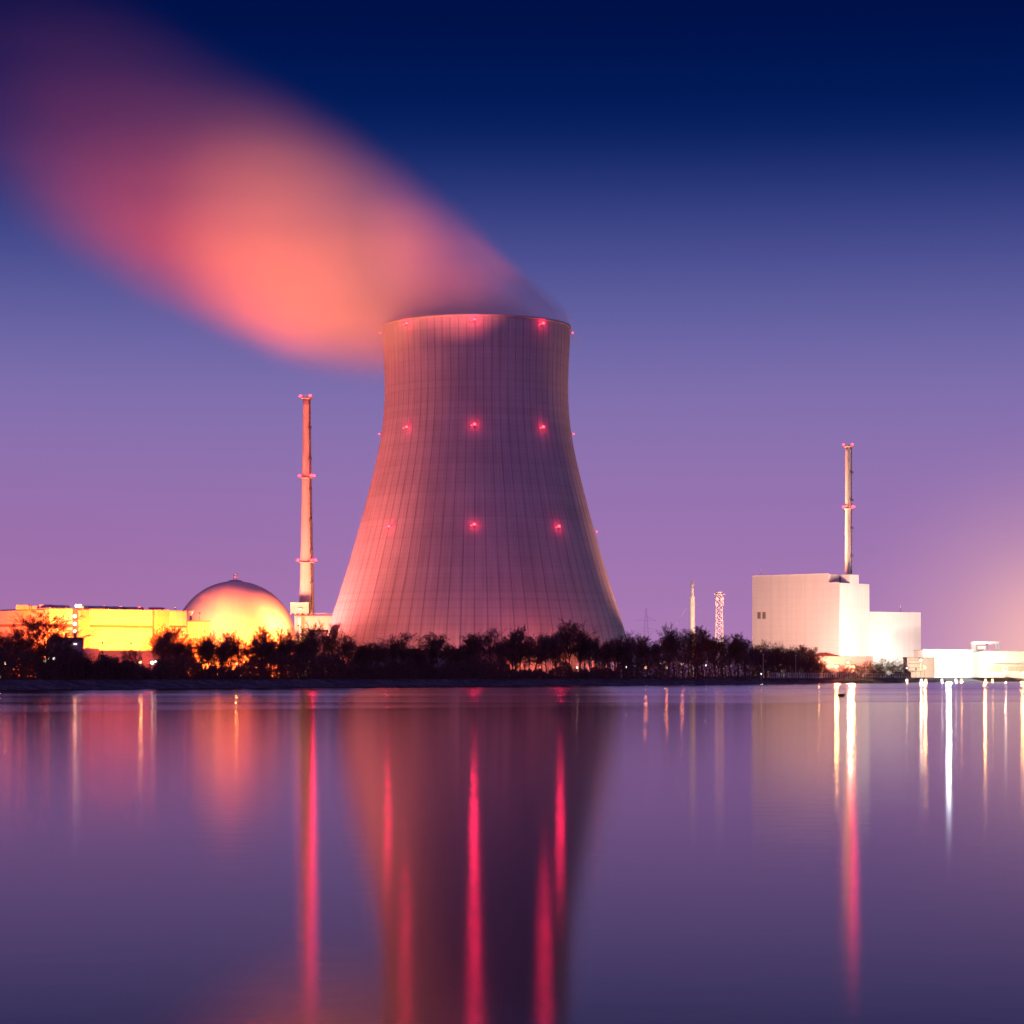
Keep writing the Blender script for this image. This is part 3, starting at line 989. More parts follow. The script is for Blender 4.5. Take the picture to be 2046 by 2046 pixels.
def make_right():
    h = right
    LF = (1503, CBD * 1.0262); C = (1677, CBD); RF = (1736.5, CBD * 1.0150)
    a = Vector((X(LF[0], LF[1]), LF[1])); c = Vector((X(C[0], C[1]), C[1])); r = Vector((X(RF[0], RF[1]), RF[1]))
    back = a + (r - c)
    zlow = Z(1164.5, CBD); ztop = Z(1151.5, LF[1])
    building_part('wall', M_WHITE, h, [a, c, r, back], GZ - .5, zlow)
    # taller storey over the left two thirds
    dk = lerp_face(1656, LF[0], LF[1], C[0], C[1])
    kk = Vector((X(1656, dk), dk))
    building_part('upper_wall', M_WHITE, h, [a, kk, kk + (r - c), back], zlow + 0.002, ztop)
    # stair tower on the right face with its parapet
    d1 = lerp_face(1698, C[0], C[1], RF[0], RF[1]); d2 = lerp_face(1716, C[0], C[1], RF[0], RF[1])
    p1 = Vector((X(1698, d1), d1)); p2 = Vector((X(1716, d2), d2))
    nb = (a - c).normalized()
    building_part('stair_head', M_WHITEB, h, [p1, p2, p2 + nb * 14, p1 + nb * 14], zlow + .002, Z(1148, d1))
    # plant room in the notch
    building_part('plant_room', M_PURPLE, h, [kk + (r - c) * 0.42 + Vector((0.1, 0)), p1 + nb * 5.5 + Vector((-0.1, 0)), p1 + nb * 13, kk + (r - c) * 0.95 + Vector((0.1, 0))],
                  zlow + .004, Z(1149.5, CBD + 8))
    # thin slabs cladding the right hand face, greener white, and the seam
    on_wall(M_WHITEB, 'face_cladding', h, C[0], C[1], RF[0], RF[1], 1677.3, 1736.3, 1212.6, 1352, 0.25)
    on_wall(M_WHITEB, 'face_cladding', h, C[0], C[1], RF[0], RF[1], 1677.3, 1736.3, 1166, 1211.9, 0.25)
    # barred windows
    for x0 in (1513.5, 1523.5):
        w = on_wall(M_BAND, 'window', h, LF[0], LF[1], C[0], C[1], x0, x0 + 6.4, 1223, 1236.5, 0.10)
        dm = lerp_face(x0 + 3, LF[0], LF[1], C[0], C[1]); 
        for k in range(3):
            on_wall(M_CONC, 'louvre', w, LF[0], LF[1], C[0], C[1], x0 + .5, x0 + 5.9, 1226.0 + k * 3.2, 1226.9 + k * 3.2, 0.16, 0.02).parent = w
    building_part('roof_trim', M_PAINT, h, [a + Vector((-.2, -.2)), kk + Vector((0, -.35)), kk + Vector((0, .3)), a + Vector((0, .3))], ztop + .004, ztop + .4)
    building_part('roof_trim', M_PAINT, h, [kk + Vector((.05, -.35)), c + Vector((0, -.35)), c + Vector((0, .3)), kk + Vector((.05, .3))], zlow + .004, zlow + .4)


make_right()

ext = thing('extension_hall', (X(1738, CBD + 26), CBD + 26, GZ), 'lower white hall joined to the right of the tall pale block', 'building')
ED = CBD + 26
building_part('wall', M_WHITEB, ext, [(X(1737.2, ED), ED), (X(1840, ED + 18), ED + 18), (X(1839, ED + 55), ED + 55), (X(1737.2, ED) + 2, ED + 45)], GZ - .5,
              Z(1223.5, ED))
building_part('roof', M_PAINT, ext, [(X(1737.2, ED), ED - .3), (X(1840.5, ED + 18), ED + 17.7), (X(1839.5, ED + 55), ED + 55.3), (X(1737.2, ED) + 2, ED + 45.3)],
              Z(1223.5, ED) + .01, Z(1222.3, ED))
c = P(1799, 1223, ED + 20) - Vector(ext.location)
MB().tube((c.x, c.y, c.z - 1), (c.x, c.y, c.z + 3.6), 0.18, 0.1, 6).build('antenna', M_PAINT, ext)

chimney('chimney', 'straight chimney with two rings of red lights rising behind the tall pale block', 1695.5, CBD + 30, 1160, 891, 1.95, 1.78, (889, 1013), 1,
        z0=Z(1164.5, CBD), rpow=4500, ringr=0.9)

gate = thing('gatehouse', (X(1655, 1290), 1290, GZ), 'small lit house with a pink hipped roof before the tall block', 'house')
building_part('wall', M_WHITE, gate, quad_prism(1640, 1292, 1745, 1300, 16, 0, 0), GZ - .3, Z(1311, 1292))
L_ = Vector(gate.location)
mb = MB()
x0, x1, xm0, xm1 = X(1632, 1291) - L_.x, X(1680, 1293) - L_.x, X(1640, 1292) - L_.x, X(1655, 1292) - L_.x
zz = Z(1310.9, 1292) - GZ
mb.add([(x0, 0.5, zz), (x1, 1.5, zz), (x1, 19, zz), (x0, 19, zz), (xm0, 8, zz + 1.9), (xm1, 8, zz + 1.9)],
       [(0, 1, 5, 4), (1, 2, 5), (2, 3, 4, 5), (3, 0, 4), (3, 2, 1, 0)])
mb.build('roof', weathered('roof_tiles', (0.30, 0.13, 0.10), 0.8, 0.15), gate)


def box_building(name, label, px0, px1, y_top, D, depth, mat, roofmat=None, cat='building', group=None):
    t = thing(name, (X((px0 + px1) / 2, D), D, GZ), label, cat, group)
    L = Vector(t.location)
    zt = Z(y_top, D)
    a, b = X(px0, D), X(px1, D)
    MB().box(a - L.x, b - L.x, 0, depth, -0.3, zt - 0.5 - GZ).build('wall', mat, t)
    MB().box(a - L.x - .3, b - L.x + .3, -.3, depth + .3, zt - 0.495 - GZ, zt - GZ).build('roof', roofmat or M_CONC, t)
    return t


def wall_strip(t, name, mat, px0, px1, y0, y1, D, proud=0.12):
    L = Vector(t.location)
    return MB().box(X(px0, D) - L.x, X(px1, D) - L.x, D - L.y - proud, D - L.y + .3, Z(y1, D) - L.z, Z(y0, D) - L.z).build(name, mat, t)


w1 = box_building('workshop_hall', 'long low overexposed white hall right of the extension hall', 1845, 1965, 1297.5, 1330, 30, M_WHITE)
wall_strip(w1, 'window_band', M_CLADB, 1850, 1900, 1321, 1325, 1330)
wall_strip(w1, 'window_band', M_CLADB, 1848, 1898, 1338, 1340.5, 1330)
w2 = box_building('canopy_hall', 'low hall with an open lit canopy at the right edge', 1966.5, 2120, 1300.5, 1300, 30, M_WHITE)
wall_strip(w2, 'door_opening', M_CLADB, 1970, 2002, 1331, 1343, 1300)
wall_strip(w2, 'door_opening', M_CLADB, 2012, 2100, 1331, 1341, 1300)
wall_strip(w2, 'canopy_edge', M_CONC, 1962, 2110, 1326, 1330, 1296.5, 0.5)
w3 = box_building('store_shed', 'low striped cream shed between round shrubs and the white hall', 1812, 1868, 1313, 1265, 12, M_CLAD)
for yy in (1318, 1325, 1333, 1341):
    wall_strip(w3, 'wall_stripe', M_CLADB, 1814, 1844, yy, yy + 1.6, 1265)
fr_ = thing('gantry_frame', (X(1968, 1345), 1345, Z(1297.5, 1330)), 'white gantry frame standing on the roof of the long white hall', 'gantry')
L_ = Vector(fr_.location)
for px, wd in ((1944.5, 1.4), (1947.5, .0), (1990.5, .45), (1995.5, .45)):
    if wd:
        MB().box(X(px, 1345) - L_.x - wd, X(px, 1345) - L_.x + wd, -.6, .6, 0, Z(1283.5, 1345) - L_.z).build('leg', M_PAINT, fr_)
MB().box(X(1942, 1345) - L_.x, X(1996.5, 1345) - L_.x, -.8, .8, Z(1287.5, 1345) - L_.z + .01, Z(1283.2, 1345) - L_.z + .3).build('beam', M_PAINT, fr_)
MB().box(X(1952, 1345) - L_.x, X(1969, 1345) - L_.x, -.5, 3, 0, Z(1291, 1345) - L_.z).build('cabin', M_PAINT, fr_)

# slim white stack and lattice mast in the middle distance
WD = 1300.0
st = thing('white_stack', (X(1383.5, WD), WD, GZ), 'slim bright white stack with a narrower top, beside the lattice mast', 'chimney')
zmid = Z(1194, WD) - GZ; ztp = Z(1161, WD) - GZ
MB().lathe([(1.35, 0), (1.28, zmid - .6), (1.45, zmid - .5), (1.45, zmid + .1), (0.95, zmid + 1.2), (0.8, zmid + 2)], 20).build('lower_shaft', M_PAINT, st, True)
MB().lathe([(0.8, zmid + 2.005), (0.68, ztp), (0.5, ztp), (0.5, ztp - 2)], 20).build('upper_shaft', M_PAINT, st, True)
mb = MB()
for k in range(8):
    a = k * math.pi / 4
    mb.tube((1.15 * math.cos(a), 1.15 * math.sin(a), ztp - 1.8), (1.3 * math.cos(a), 1.3 * math.sin(a), ztp + .1), .06, .06, 4)
mb.lathe([(.7, ztp - 1.9), (1.2, ztp - 1.9), (1.2, ztp - 1.75)], 16)
mb.build('top_cage', M_STEEL, st)
mb = MB()
for dx, dy in ((-24, -4), (20, -6), (3, 26)):
    mb.tube((0, 0, ztp - 8), (dx, dy, 0), 0.035, 0.035, 4)
mb.build('guy_wires', M_STEEL, st)

mast = thing('lattice_mast', (X(1437, WD), WD, GZ), 'lattice mast with a platform and white dishes, right of the slim stack', 'mast')
zt = Z(1188, WD) - GZ


def lattice(z0, z1, w0, w1, n, r):
    mb = MB()
    cs = ((-1, -1), (1, -1), (1, 1), (-1, 1))
    def w(z):
        return w0 + (w1 - w0) * (z - z0) / (z1 - z0)
    for sx, sy in cs:
        mb.tube((sx * w0, sy * w0, z0), (sx * w1, sy * w1, z1), r, r, 5)
    for k in range(n):
        za = z0 + (z1 - z0) * k / n; zb = z0 + (z1 - z0) * (k + 1) / n
        for i in range(4):
            a = cs[i]; b = cs[(i + 1) % 4]
            mb.tube((a[0] * w(za), a[1] * w(za), za), (b[0] * w(zb), b[1] * w(zb), zb), r * .6, r * .6, 4)
            mb.tube((b[0] * w(za), b[1] * w(za), za), (a[0] * w(zb), a[1] * w(zb), zb), r * .6, r * .6, 4)
            mb.tube((a[0] * w(zb), a[1] * w(zb), zb), (b[0] * w(zb), b[1] * w(zb), zb), r * .6, r * .6, 4)
    return mb


lattice(0, zt, 2.5, 1.3, 16, 0.17).build('lattice', M_PAINT, mast)
MB().box(-2.9, 2.9, -2.3, 2.3, zt, zt + .25).build('platform', M_PAINT, mast)
mb = MB()
mb.lathe([(1.7, zt + .26), (1.8, zt + 1.3), (1.6, zt + 1.4), (1.6, zt + .3)], 16)
for k in range(6):
    a = k * math.pi / 3
    mb.tube((1.6 * math.cos(a), 1.6 * math.sin(a), zt + .3), (1.6 * math.cos(a), 1.6 * math.sin(a), zt + 2.0), .08, .08, 4)
mb.build('railing', M_PAINT, mast)
for px, y in ((1433, 1196.5), (1443.5, 1196.5)):
    c = P(px, y, WD - 2.2) - Vector(mast.location)
    MB().tube((c.x, c.y + .5, c.z), (c.x, c.y, c.z), .5, .85, 14).build('dish', M_PAINT, mast)
for px, y in ((1430, 1205), (1445.5, 1205)):
    c = P(px, y, WD - 1.5) - Vector(mast.location)
    MB().box(c.x - .18, c.x + .18, c.y, c.y + .3, c.z - 1.2, c.z + 1.2).build('antenna_panel', M_PAINT, mast)

# far power pylon
PYD = 2600.0
py = thing('power_pylon', (X(1291, PYD), PYD, GZ), 'faint distant power pylon just right of the cooling tower', 'pylon')
zt = Z(1215, PYD) - GZ
lattice(0, zt, 5.5, 0.5, 12, 0.045).build('lattice', M_STEEL, py)
mb = MB()
for zz, w in ((Z(1262, PYD) - GZ, 17), (Z(1240, PYD) - GZ, 11)):
    mb.tube((-w, 0, zz), (w, 0, zz), .08, .08, 4); mb.tube((-w, 0, zz), (0, 0, zz + 4), .05, .05, 4); mb.tube((w, 0, zz), (0, 0, zz + 4), .1, .1, 4)
mb.build('crossarms', M_STEEL, py)


# ------------------------------------------------------------------ trees
def rot_dir(d, ang, az):
    a = d.orthogonal().normalized(); b = d.cross(a)
    s = a * math.cos(az) + b * math.sin(az)
    return (d * math.cos(ang) + s * math.sin(ang)).normalized()


def gen_tree(seed, kind):
    """a winter tree about 16 m tall; returns (trunk MB, crown quads)"""
    rnd = random.Random(seed)
    tr = MB(); QV = []; QF = []
    H = 16.0

    def ribbon(p0, p1, w0, w1):
        d = (p1 - p0)
        s = d.cross(Vector((rnd.uniform(-1, 1), rnd.uniform(-1, 1), rnd.uniform(-.4, .4))))
        if s.length < 1e-5:
            s = d.orthogonal()
        s.normalize()
        k = len(QV)
        QV.extend([p0 - s * w0, p0 + s * w0, p1 + s * w1, p1 - s * w1]); QF.append((k, k + 1, k + 2, k + 3))

    def leafclump(c, r, n, size):
        for _ in range(n):
            q = Vector((rnd.gauss(0, 1), rnd.gauss(0, 1), rnd.gauss(0, .8))) * r * .5
            a = Vector((rnd.uniform(-1, 1), rnd.uniform(-1, 1), rnd.uniform(-1, 1))).normalized()
            b = a.orthogonal().normalized()
            s = size * rnd.uniform(.6, 1.3)
            p = c + q; k = len(QV)
            QV.extend([p - a * s, p - b * s * .6, p + a * s, p + b * s * .6]); QF.append((k, k + 1, k + 2, k + 3))

    spread = {'spread': (38, 62, 1.0), 'upright': (16, 34, 0.85), 'dome': (28, 60, 0.95), 'dense': (28, 66, 0.9), 'bush': (30, 75, 0.9)}[kind]
    trunk_top = {'spread': .62, 'upright': .85, 'dome': .60, 'dense': .66, 'bush': .45}[kind] * H
    first = {'spread': .24, 'upright': .22, 'dome': .30, 'dense': .26, 'bush': .03}[kind] * H
    # trunk
    p = Vector((0, 0, 0)); d = Vector((rnd.uniform(-.08, .08), rnd.uniform(-.08, .08), 1)).normalized()
    path = [(p.copy(), .24)]
    steps = 9
    for i in range(steps):
        d = (d + Vector((rnd.uniform(-.09, .09), rnd.uniform(-.09, .09), .05))).normalized()
        p = p + d * (trunk_top / steps)
        path.append((p.copy(), .24 * (1 - (i + 1) / steps * .72)))
    for (a, ra), (b, rb) in zip(path, path[1:]):
        tr.tube(a, b, ra, rb, 6, False)

    def at(z):
        for (a, ra), (b, rb) in zip(path, path[1:]):
            if a.z <= z <= b.z:
                t = (z - a.z) / (b.z - a.z)
                return a.lerp(b, t), ra + (rb - ra) * t
        return path[-1][0], path[-1][1]

    def twigs(p, d, L, lvl):
        """fine end growth made of thin ribbons"""
        q = p + d * L
        ribbon(p, q, .020 if lvl else .030, .012)
        if lvl >= 2:
            return
        for k in range(5 if lvl == 0 else 4):
            t = rnd.uniform(.25, 1)
            nd = rot_dir(d, R(rnd.uniform(18, 52)), rnd.uniform(0, 6.28))
            nd = (nd + Vector((0, 0, .22))).normalized()
            twigs(p.lerp(q, t), nd, L * rnd.uniform(.45, .75), lvl + 1)

    NL = {'spread': 17, 'upright': 20, 'dome': 20, 'dense': 22, 'bush': 24}[kind]
    for i in range(NL):
        k = (i + rnd.random()) / NL
        z = first + (trunk_top - first) * k
        bp, br = at(min(z, path[-1][0].z - .01))
        ang = R(rnd.uniform(spread[0], spread[1])) * (1.15 - .75 * k)
        dd = rot_dir(Vector((0, 0, 1)), ang, i * 2.399 + rnd.uniform(-.5, .5))
        L = H * (.20 + .24 * math.sin(math.pi * min(1, .18 + k * .75))) * rnd.uniform(.8, 1.15) * spread[2]
        if k > .8:
            L = max(L, (H - bp.z) * rnd.uniform(.65, .95))
        # limb in 4 bending pieces
        q = bp; r = br * .55; pts = [(q.copy(), r)]
        for s in range(4):
            dd = (dd + Vector((rnd.uniform(-.18, .18), rnd.uniform(-.18, .18), .17))).normalized()
            q = q + dd * L / 4
            pts.append((q.copy(), r * (1 - (s + 1) * .21)))
        for (a, ra), (b, rb) in zip(pts, pts[1:]):
            tr.tube(a, b, ra, rb, 4, False)
        # side branches
        for s in range(11):
            t = rnd.uniform(.2, 1) * 4
            j = min(3, int(t)); a, ra = pts[j]; b, rb = pts[j + 1]
            sp = a.lerp(b, t - j)
            base_d = (b - a).normalized()
            nd = rot_dir(base_d, R(rnd.uniform(22, 58)), rnd.uniform(0, 6.28))
            nd = (nd + Vector((0, 0, .25))).normalized()
            l2 = L * rnd.uniform(.18, .40)
            e = sp + nd * l2
            ribbon(sp, e, .045, .022)
            if kind in ('dense', 'bush'):
                if rnd.random() < .9:
                    leafclump(e, 1.1, 19, .090)
                    leafclump(sp.lerp(e, .5), .9, 8, .090)
                for _ in range(3):
                    twigs(sp.lerp(e, rnd.uniform(.3, 1)), rot_dir(nd, R(rnd.uniform(5, 45)), rnd.uniform(0, 6.28)), l2 * rnd.uniform(.3, .6), 1)
            else:
                for _ in range(3):
                    twigs(sp.lerp(e, rnd.uniform(.2, 1)), rot_dir(nd, R(rnd.uniform(5, 45)), rnd.uniform(0, 6.28)), l2 * rnd.uniform(.35, .7), 0)
    return tr, QV, QF


def bark(name, c0, c1):
    m, g, b = mat_base(name)
    tc = g.n('ShaderNodeTexCoord')
    n1 = g.n('ShaderNodeTexNoise'); n1.inputs['Scale'].default_value = 0.6; n1.inputs['Detail'].default_value = 4
    g.link(tc.outputs['Object'], n1.inputs['Vector'])
    g.link(g.mix(n1.outputs[0], c0 + (1,), c1 + (1,)), b.inputs['Base Color'])
    b.inputs['Roughness'].default_value = 0.9
    b.inputs['Specular IOR Level'].default_value = 0.1
    return m


def leafy(name, c0, c1):
    m = bark(name, c0, c1)
    t = m.node_tree; g = NG(t)
    b = t.nodes['Principled BSDF']
    out = [n for n in t.nodes if n.type == 'OUTPUT_MATERIAL'][0]
    tr = g.n('ShaderNodeBsdfTranslucent')
    src = b.inputs['Base Color'].links[0].from_socket
    g.link(src, tr.inputs[0])
    mx = g.n('ShaderNodeMixShader'); mx.inputs[0].default_value = 0.45
    g.link(b.outputs[0], mx.inputs[1]); g.link(tr.outputs[0], mx.inputs[2]); g.link(mx.outputs[0], out.inputs[0])
    return m


M_BARK = bark('bark', (0.05, 0.035, 0.03), (0.11, 0.08, 0.065))
M_TWIG = leafy('twigs', (0.16, 0.09, 0.08), (0.30, 0.17, 0.14))
M_LEAF = leafy('dark_leaves', (0.12, 0.07, 0.075), (0.24, 0.13, 0.12))
M_LEAFR = leafy('russet_leaves', (0.12, 0.06, 0.035), (0.28, 0.13, 0.06))

PROTO = {}
for kind, seeds in (('spread', (1, 2, 3)), ('upright', (4, 5, 6)), ('dome', (7, 8, 9)), ('dense', (10, 11, 12)), ('bush', (13, 14, 15))):
    PROTO[kind] = []
    for s in seeds:
        tr, QV, QF = gen_tree(s, kind)
        V = np.array([tuple(v) for v in QV]); 
        TV = np.array([tuple(v) for v in tr.v])
        top = np.percentile(V[:, 2], 98.8)
        hw = np.percentile(np.abs(V[:, 0] - np.median(V[:, 0])), 94)
        # meshes only; objects are linked per tree
        me = bpy.data.meshes.new('trunk'); me.from_pydata(tr.v, [], tr.f); me.materials.append(M_BARK); me.update()
        cm = bpy.data.meshes.new('crown')
        F = np.array(QF, dtype=np.int32)
        cm.vertices.add(len(V)); cm.vertices.foreach_set('co', V.astype(np.float32).ravel())
        cm.loops.add(F.size); cm.loops.foreach_set('vertex_index', F.ravel())
        cm.polygons.add(len(F)); cm.polygons.foreach_set('loop_start', np.arange(0, F.size, 4, dtype=np.int32))
        cm.update(calc_edges=True)
        cm.materials.append(M_LEAF if kind in ('dense', 'bush') else M_TWIG)
        PROTO[kind].append((me, cm, top, hw))

TREES = [
    # column, top row, half width, kind, extra depth, label
    (4, 1262, 22, 'dense', 14, 'dense dark tree cut by the left edge of the frame'),
    (33, 1250, 22, 'dome', 20, 'bushy-topped tree before the left wing of the turbine hall'),
    (58, 1264, 14, 'dense', 12, 'dark compact tree between bushy-topped tree and wide bare tree at left'),
    (101, 1226, 50, 'spread', 16, 'wide bare tree with spreading limbs, tallest before the turbine hall'),
    (76, 1286, 16, 'upright', 10, 'thin bare tree under the wide bare one'),
    (134, 1297, 20, 'bush', 10, 'rounded dark bush below the boiler house'),
    (170, 1303, 24, 'bush', 8, 'broad dark bush below the orange annex'),
    (207, 1308, 22, 'bush', 10, 'dark bush hiding the right end of the orange annex'),
    (262, 1297, 20, 'spread', 12, 'low bare tree before the bright middle of the turbine hall'),
    (236, 1312, 20, 'bush', 8, 'low dark bush left of a lit lamp, turbine hall behind'),
    (330, 1262, 26, 'dome', 18, 'large tree with thin twigs before the right end of the turbine hall'),
    (343, 1253, 24, 'dome', 26, 'tallest twiggy crown at the right end of the turbine hall'),
    (366, 1270, 22, 'dense', 12, 'dark full tree where turbine hall and drum building meet'),
    (322, 1276, 18, 'dense', 10, 'dark full tree before the last bay of the turbine hall'),
    (398, 1276, 14, 'upright', 14, 'slender bare tree before the drum building'),
    (421, 1265, 15, 'dome', 16, 'bare tree at the left foot of the dome'),
    (442, 1278, 12, 'upright', 12, 'narrow bare tree just right of the dome foot tree'),
    (458, 1263, 17, 'dome', 18, 'rounded bare tree before the middle of the dome'),
    (477, 1272, 11, 'dense', 14, 'dark narrow tree before the middle of the dome'),
    (497, 1281, 12, 'upright', 12, 'bare tree right of the dome centre, shorter than its neighbours'),
    (509, 1268, 12, 'dome', 18, 'pale twiggy tree right of the dome centre'),
    (528, 1254, 12, 'upright', 20, 'thin tall bare tree before the right part of the dome'),
    (521, 1275, 10, 'dense', 12, 'small dark crown below the thin tall bare tree'),
    (543, 1274, 14, 'dome', 14, 'bare tree before the right edge of the dome'),
    (562, 1255, 16, 'dense', 20, 'tall dark-topped tree between dome and left chimney'),
    (582, 1257, 12, 'dense', 16, 'slim dark-topped tree under the left chimney'),
    (604, 1288, 12, 'upright', 12, 'short bare tree below the bright lamp by the chimney'),
    (630, 1248, 26, 'dome', 20, 'broad tree before the shed left of the cooling tower'),
    (668, 1249, 14, 'spread', 26, 'bare-topped tree overlapping the left foot of the cooling tower'),
    (683, 1264, 25, 'dense', 16, 'big dark round tree at the left foot of the cooling tower'),
    (726, 1286, 18, 'upright', 12, 'low bare tree left of the leaning dark tree'),
    (755, 1283, 20, 'dome', 14, 'low twiggy tree touching the leaning dark tree'),
    (802, 1266, 34, 'dense', 18, 'dark leaning tree before the cooling tower, left of its middle'),
    (840, 1296, 16, 'upright', 10, 'small bare tree right of the leaning dark tree'),
    (878, 1267, 27, 'dome', 18, 'rounded bare tree before the screen wall'),
    (928, 1269, 15, 'upright', 16, 'narrow bare tree before the middle of the cooling tower'),
    (981, 1257, 26, 'dense', 18, 'dark round-headed tree at the right end of the screen wall'),
    (960, 1268, 16, 'dome', 24, 'paler tree leaning on the dark round-headed tree'),
    (1024, 1259, 11, 'upright', 16, 'thin tree with forked top right of the round-headed tree'),
    (1039, 1255, 10, 'upright', 20, 'thin tree with the taller top of the forked pair'),
    (1056, 1271, 15, 'dome', 14, 'bare tree with fire-like glow behind its trunk'),
    (1082, 1265, 17, 'dense', 16, 'dark-leaved tree right of the glowing gap'),
    (1103, 1268, 15, 'dense', 12, 'second dark-leaved tree right of the glowing gap'),
    (1140, 1243, 26, 'dome', 22, 'tallest bare tree before the right half of the cooling tower'),
    (1169, 1264, 20, 'dense', 14, 'dark tree just right of the tallest one before the tower'),
    (1191, 1273, 14, 'dense', 12, 'dark tree with flat top before the right half of the tower'),
    (1219, 1281, 17, 'dome', 14, 'lower bare tree near the right foot of the cooling tower'),
    (1237, 1272, 16, 'dome', 18, 'bare tree crossing the right edge of the cooling tower'),
    (1262, 1267, 18, 'dome', 40, 'pale bare tree just outside the right foot of the tower'),
    (1284, 1270, 16, 'dome', 46, 'faint bare tree beneath the distant pylon'),
    (1252, 1284, 14, 'dense', 12, 'dark tree over a white lamp right of the tower'),
    (1306, 1284, 20, 'dense', 16, 'dark round tree beneath the distant pylon'),
    (1335, 1253, 21, 'dome', 24, 'tall reddish bare tree between pylon and slim stack'),
    (1364, 1270, 17, 'dense', 18, 'dark tree left of the slim stack'),
    (1374, 1259, 12, 'upright', 28, 'bare tree touching the left side of the slim stack'),
    (1405, 1254, 17, 'upright', 26, 'upright bare tree between slim stack and lattice mast'),
    (1394, 1288, 16, 'dense', 14, 'dark tree hiding the foot of the slim stack'),
    (1442, 1271, 24, 'dense', 20, 'russet leafy tree hiding the foot of the lattice mast'),
    (1474, 1267, 15, 'dome', 24, 'pale domed tree right of the lattice mast'),
    (1456, 1280, 18, 'dense', 14, 'russet leafy tree between mast and tall block'),
    (1504, 1288, 20, 'bush', 18, 'dark bushy tree at the left corner of the tall block'),
    (1530, 1283, 18, 'bush', 22, 'bushy tree below the two barred windows of the tall block'),
    (1555, 1288, 18, 'bush', 16, 'bushy tree left of the middle of the tall block'),
    (1584, 1294, 18, 'bush', 18, 'bushy tree below the middle of the tall block'),
    (1608, 1290, 12, 'upright', 26, 'thin twiggy tree before the lit wall of the tall block'),
    (1612, 1300, 18, 'bush', 14, 'bushy tree glowing at the edge near the gatehouse'),
    (1628, 1294, 9, 'upright', 24, 'second thin twiggy tree before the tall block, further right'),
    (1636, 1308, 16, 'bush', 14, 'last low bushy tree left of the two star-bright lamps'),
]
SHRUBS = [
    (1662, 1334, 12, 'small shrub glowing yellow under the left bright lamp'),
    (1684, 1326, 16, 'yellow glowing shrub between the two bright lamps'),
    (1722, 1322, 16, 'orange glowing shrub right of the second bright lamp'),
    (1744, 1320, 14, 'orange shrub behind the fence beside the round ones'),
    (1763, 1316, 15, 'round russet shrub before the extension hall'),
    (1783, 1322, 12, 'russet shrub with a small lamp before it'),
    (1802, 1319, 14, 'last round shrub before the striped shed'),
]

rt = random.Random(77)


def place_tree(px, ytop, hw, kind, extra, label, name=None, leaf=None, cat='tree', group='winter trees along the far bank'):
    D = shore(px) + extra + 8
    protos = PROTO[kind]
    me, cm, top, phw = protos[rt.randrange(len(protos))]
    Ht = Z(ytop, D) - GZ
    W = hw / F_PX * D
    o = thing(name or ('evergreen_tree' if kind == 'dense' else 'bare_tree'), (X(px, D), D, GZ - 0.1), label, cat, group, rt.uniform(0, 6.28))
    o.scale = (W / phw, W / phw, Ht / top)
    a = bpy.data.objects.new('trunk', me); COL.objects.link(a); a.parent = o
    c = bpy.data.objects.new('crown', cm); COL.objects.link(c); c.parent = o
    if leaf:
        c.material_slots[0].link = 'OBJECT'
        c.material_slots[0].material = leaf
    return o


for px, yt, hw, kind, ex, lab in TREES:
    leaf = None
    nm = None
    if kind in ('dense', 'bush') and px > 1420:
        leaf = M_LEAFR
    if kind == 'bush':
        nm = 'bushy_tree'
    if kind == 'dense':
        nm = 'leafy_tree'
    place_tree(px, yt, hw, kind, ex, lab, nm, leaf)
FILL = [(-12, 1268), (18, 1272), (48, 1276), (82, 1282), (118, 1290), (350, 1284), (386, 1284), (410, 1284), (432, 1280), (449, 1284), (468, 1286), (487, 1284),
        (516, 1284), (536, 1282), (553, 1280), (573, 1276), (592, 1282), (616, 1270), (645, 1268), (697, 1280), (712, 1290), (742, 1292), (772, 1286),
        (825, 1292), (856, 1290), (898, 1288), (914, 1292), (944, 1284), (1004, 1280), (1013, 1276), (1032, 1284), (1047, 1282), (1068, 1280), (1093, 1276),
        (1116, 1268), (1128, 1262), (1156, 1266), (1180, 1280), (1204, 1284), (1228, 1280), (1246, 1282), (1271, 1282), (1295, 1288), (1318, 1280),
        (1326, 1272), (1348, 1274), (1388, 1276), (1416, 1272), (1430, 1276), (1468, 1282), (1489, 1280), (1516, 1292), (1544, 1294), (1570, 1296), (1596, 1302)]
for i, (px, yt) in enumerate(FILL):
    place_tree(px, yt, 13 + (i * 7) % 6, ('upright', 'dome', 'upright', 'spread')[i % 4], 26 + (i * 13) % 12,
               'one of the slim trees filling gaps behind the front row of trees', 'bare_tree',
               None, 'tree', 'slim trees in the gaps of the tree belt')
for px, yt, hw, lab in SHRUBS:
    place_tree(px, yt, hw * 1.25, 'bush', 10, lab, 'shrub', M_LEAFR, 'shrub', 'lit shrubs behind the fence')

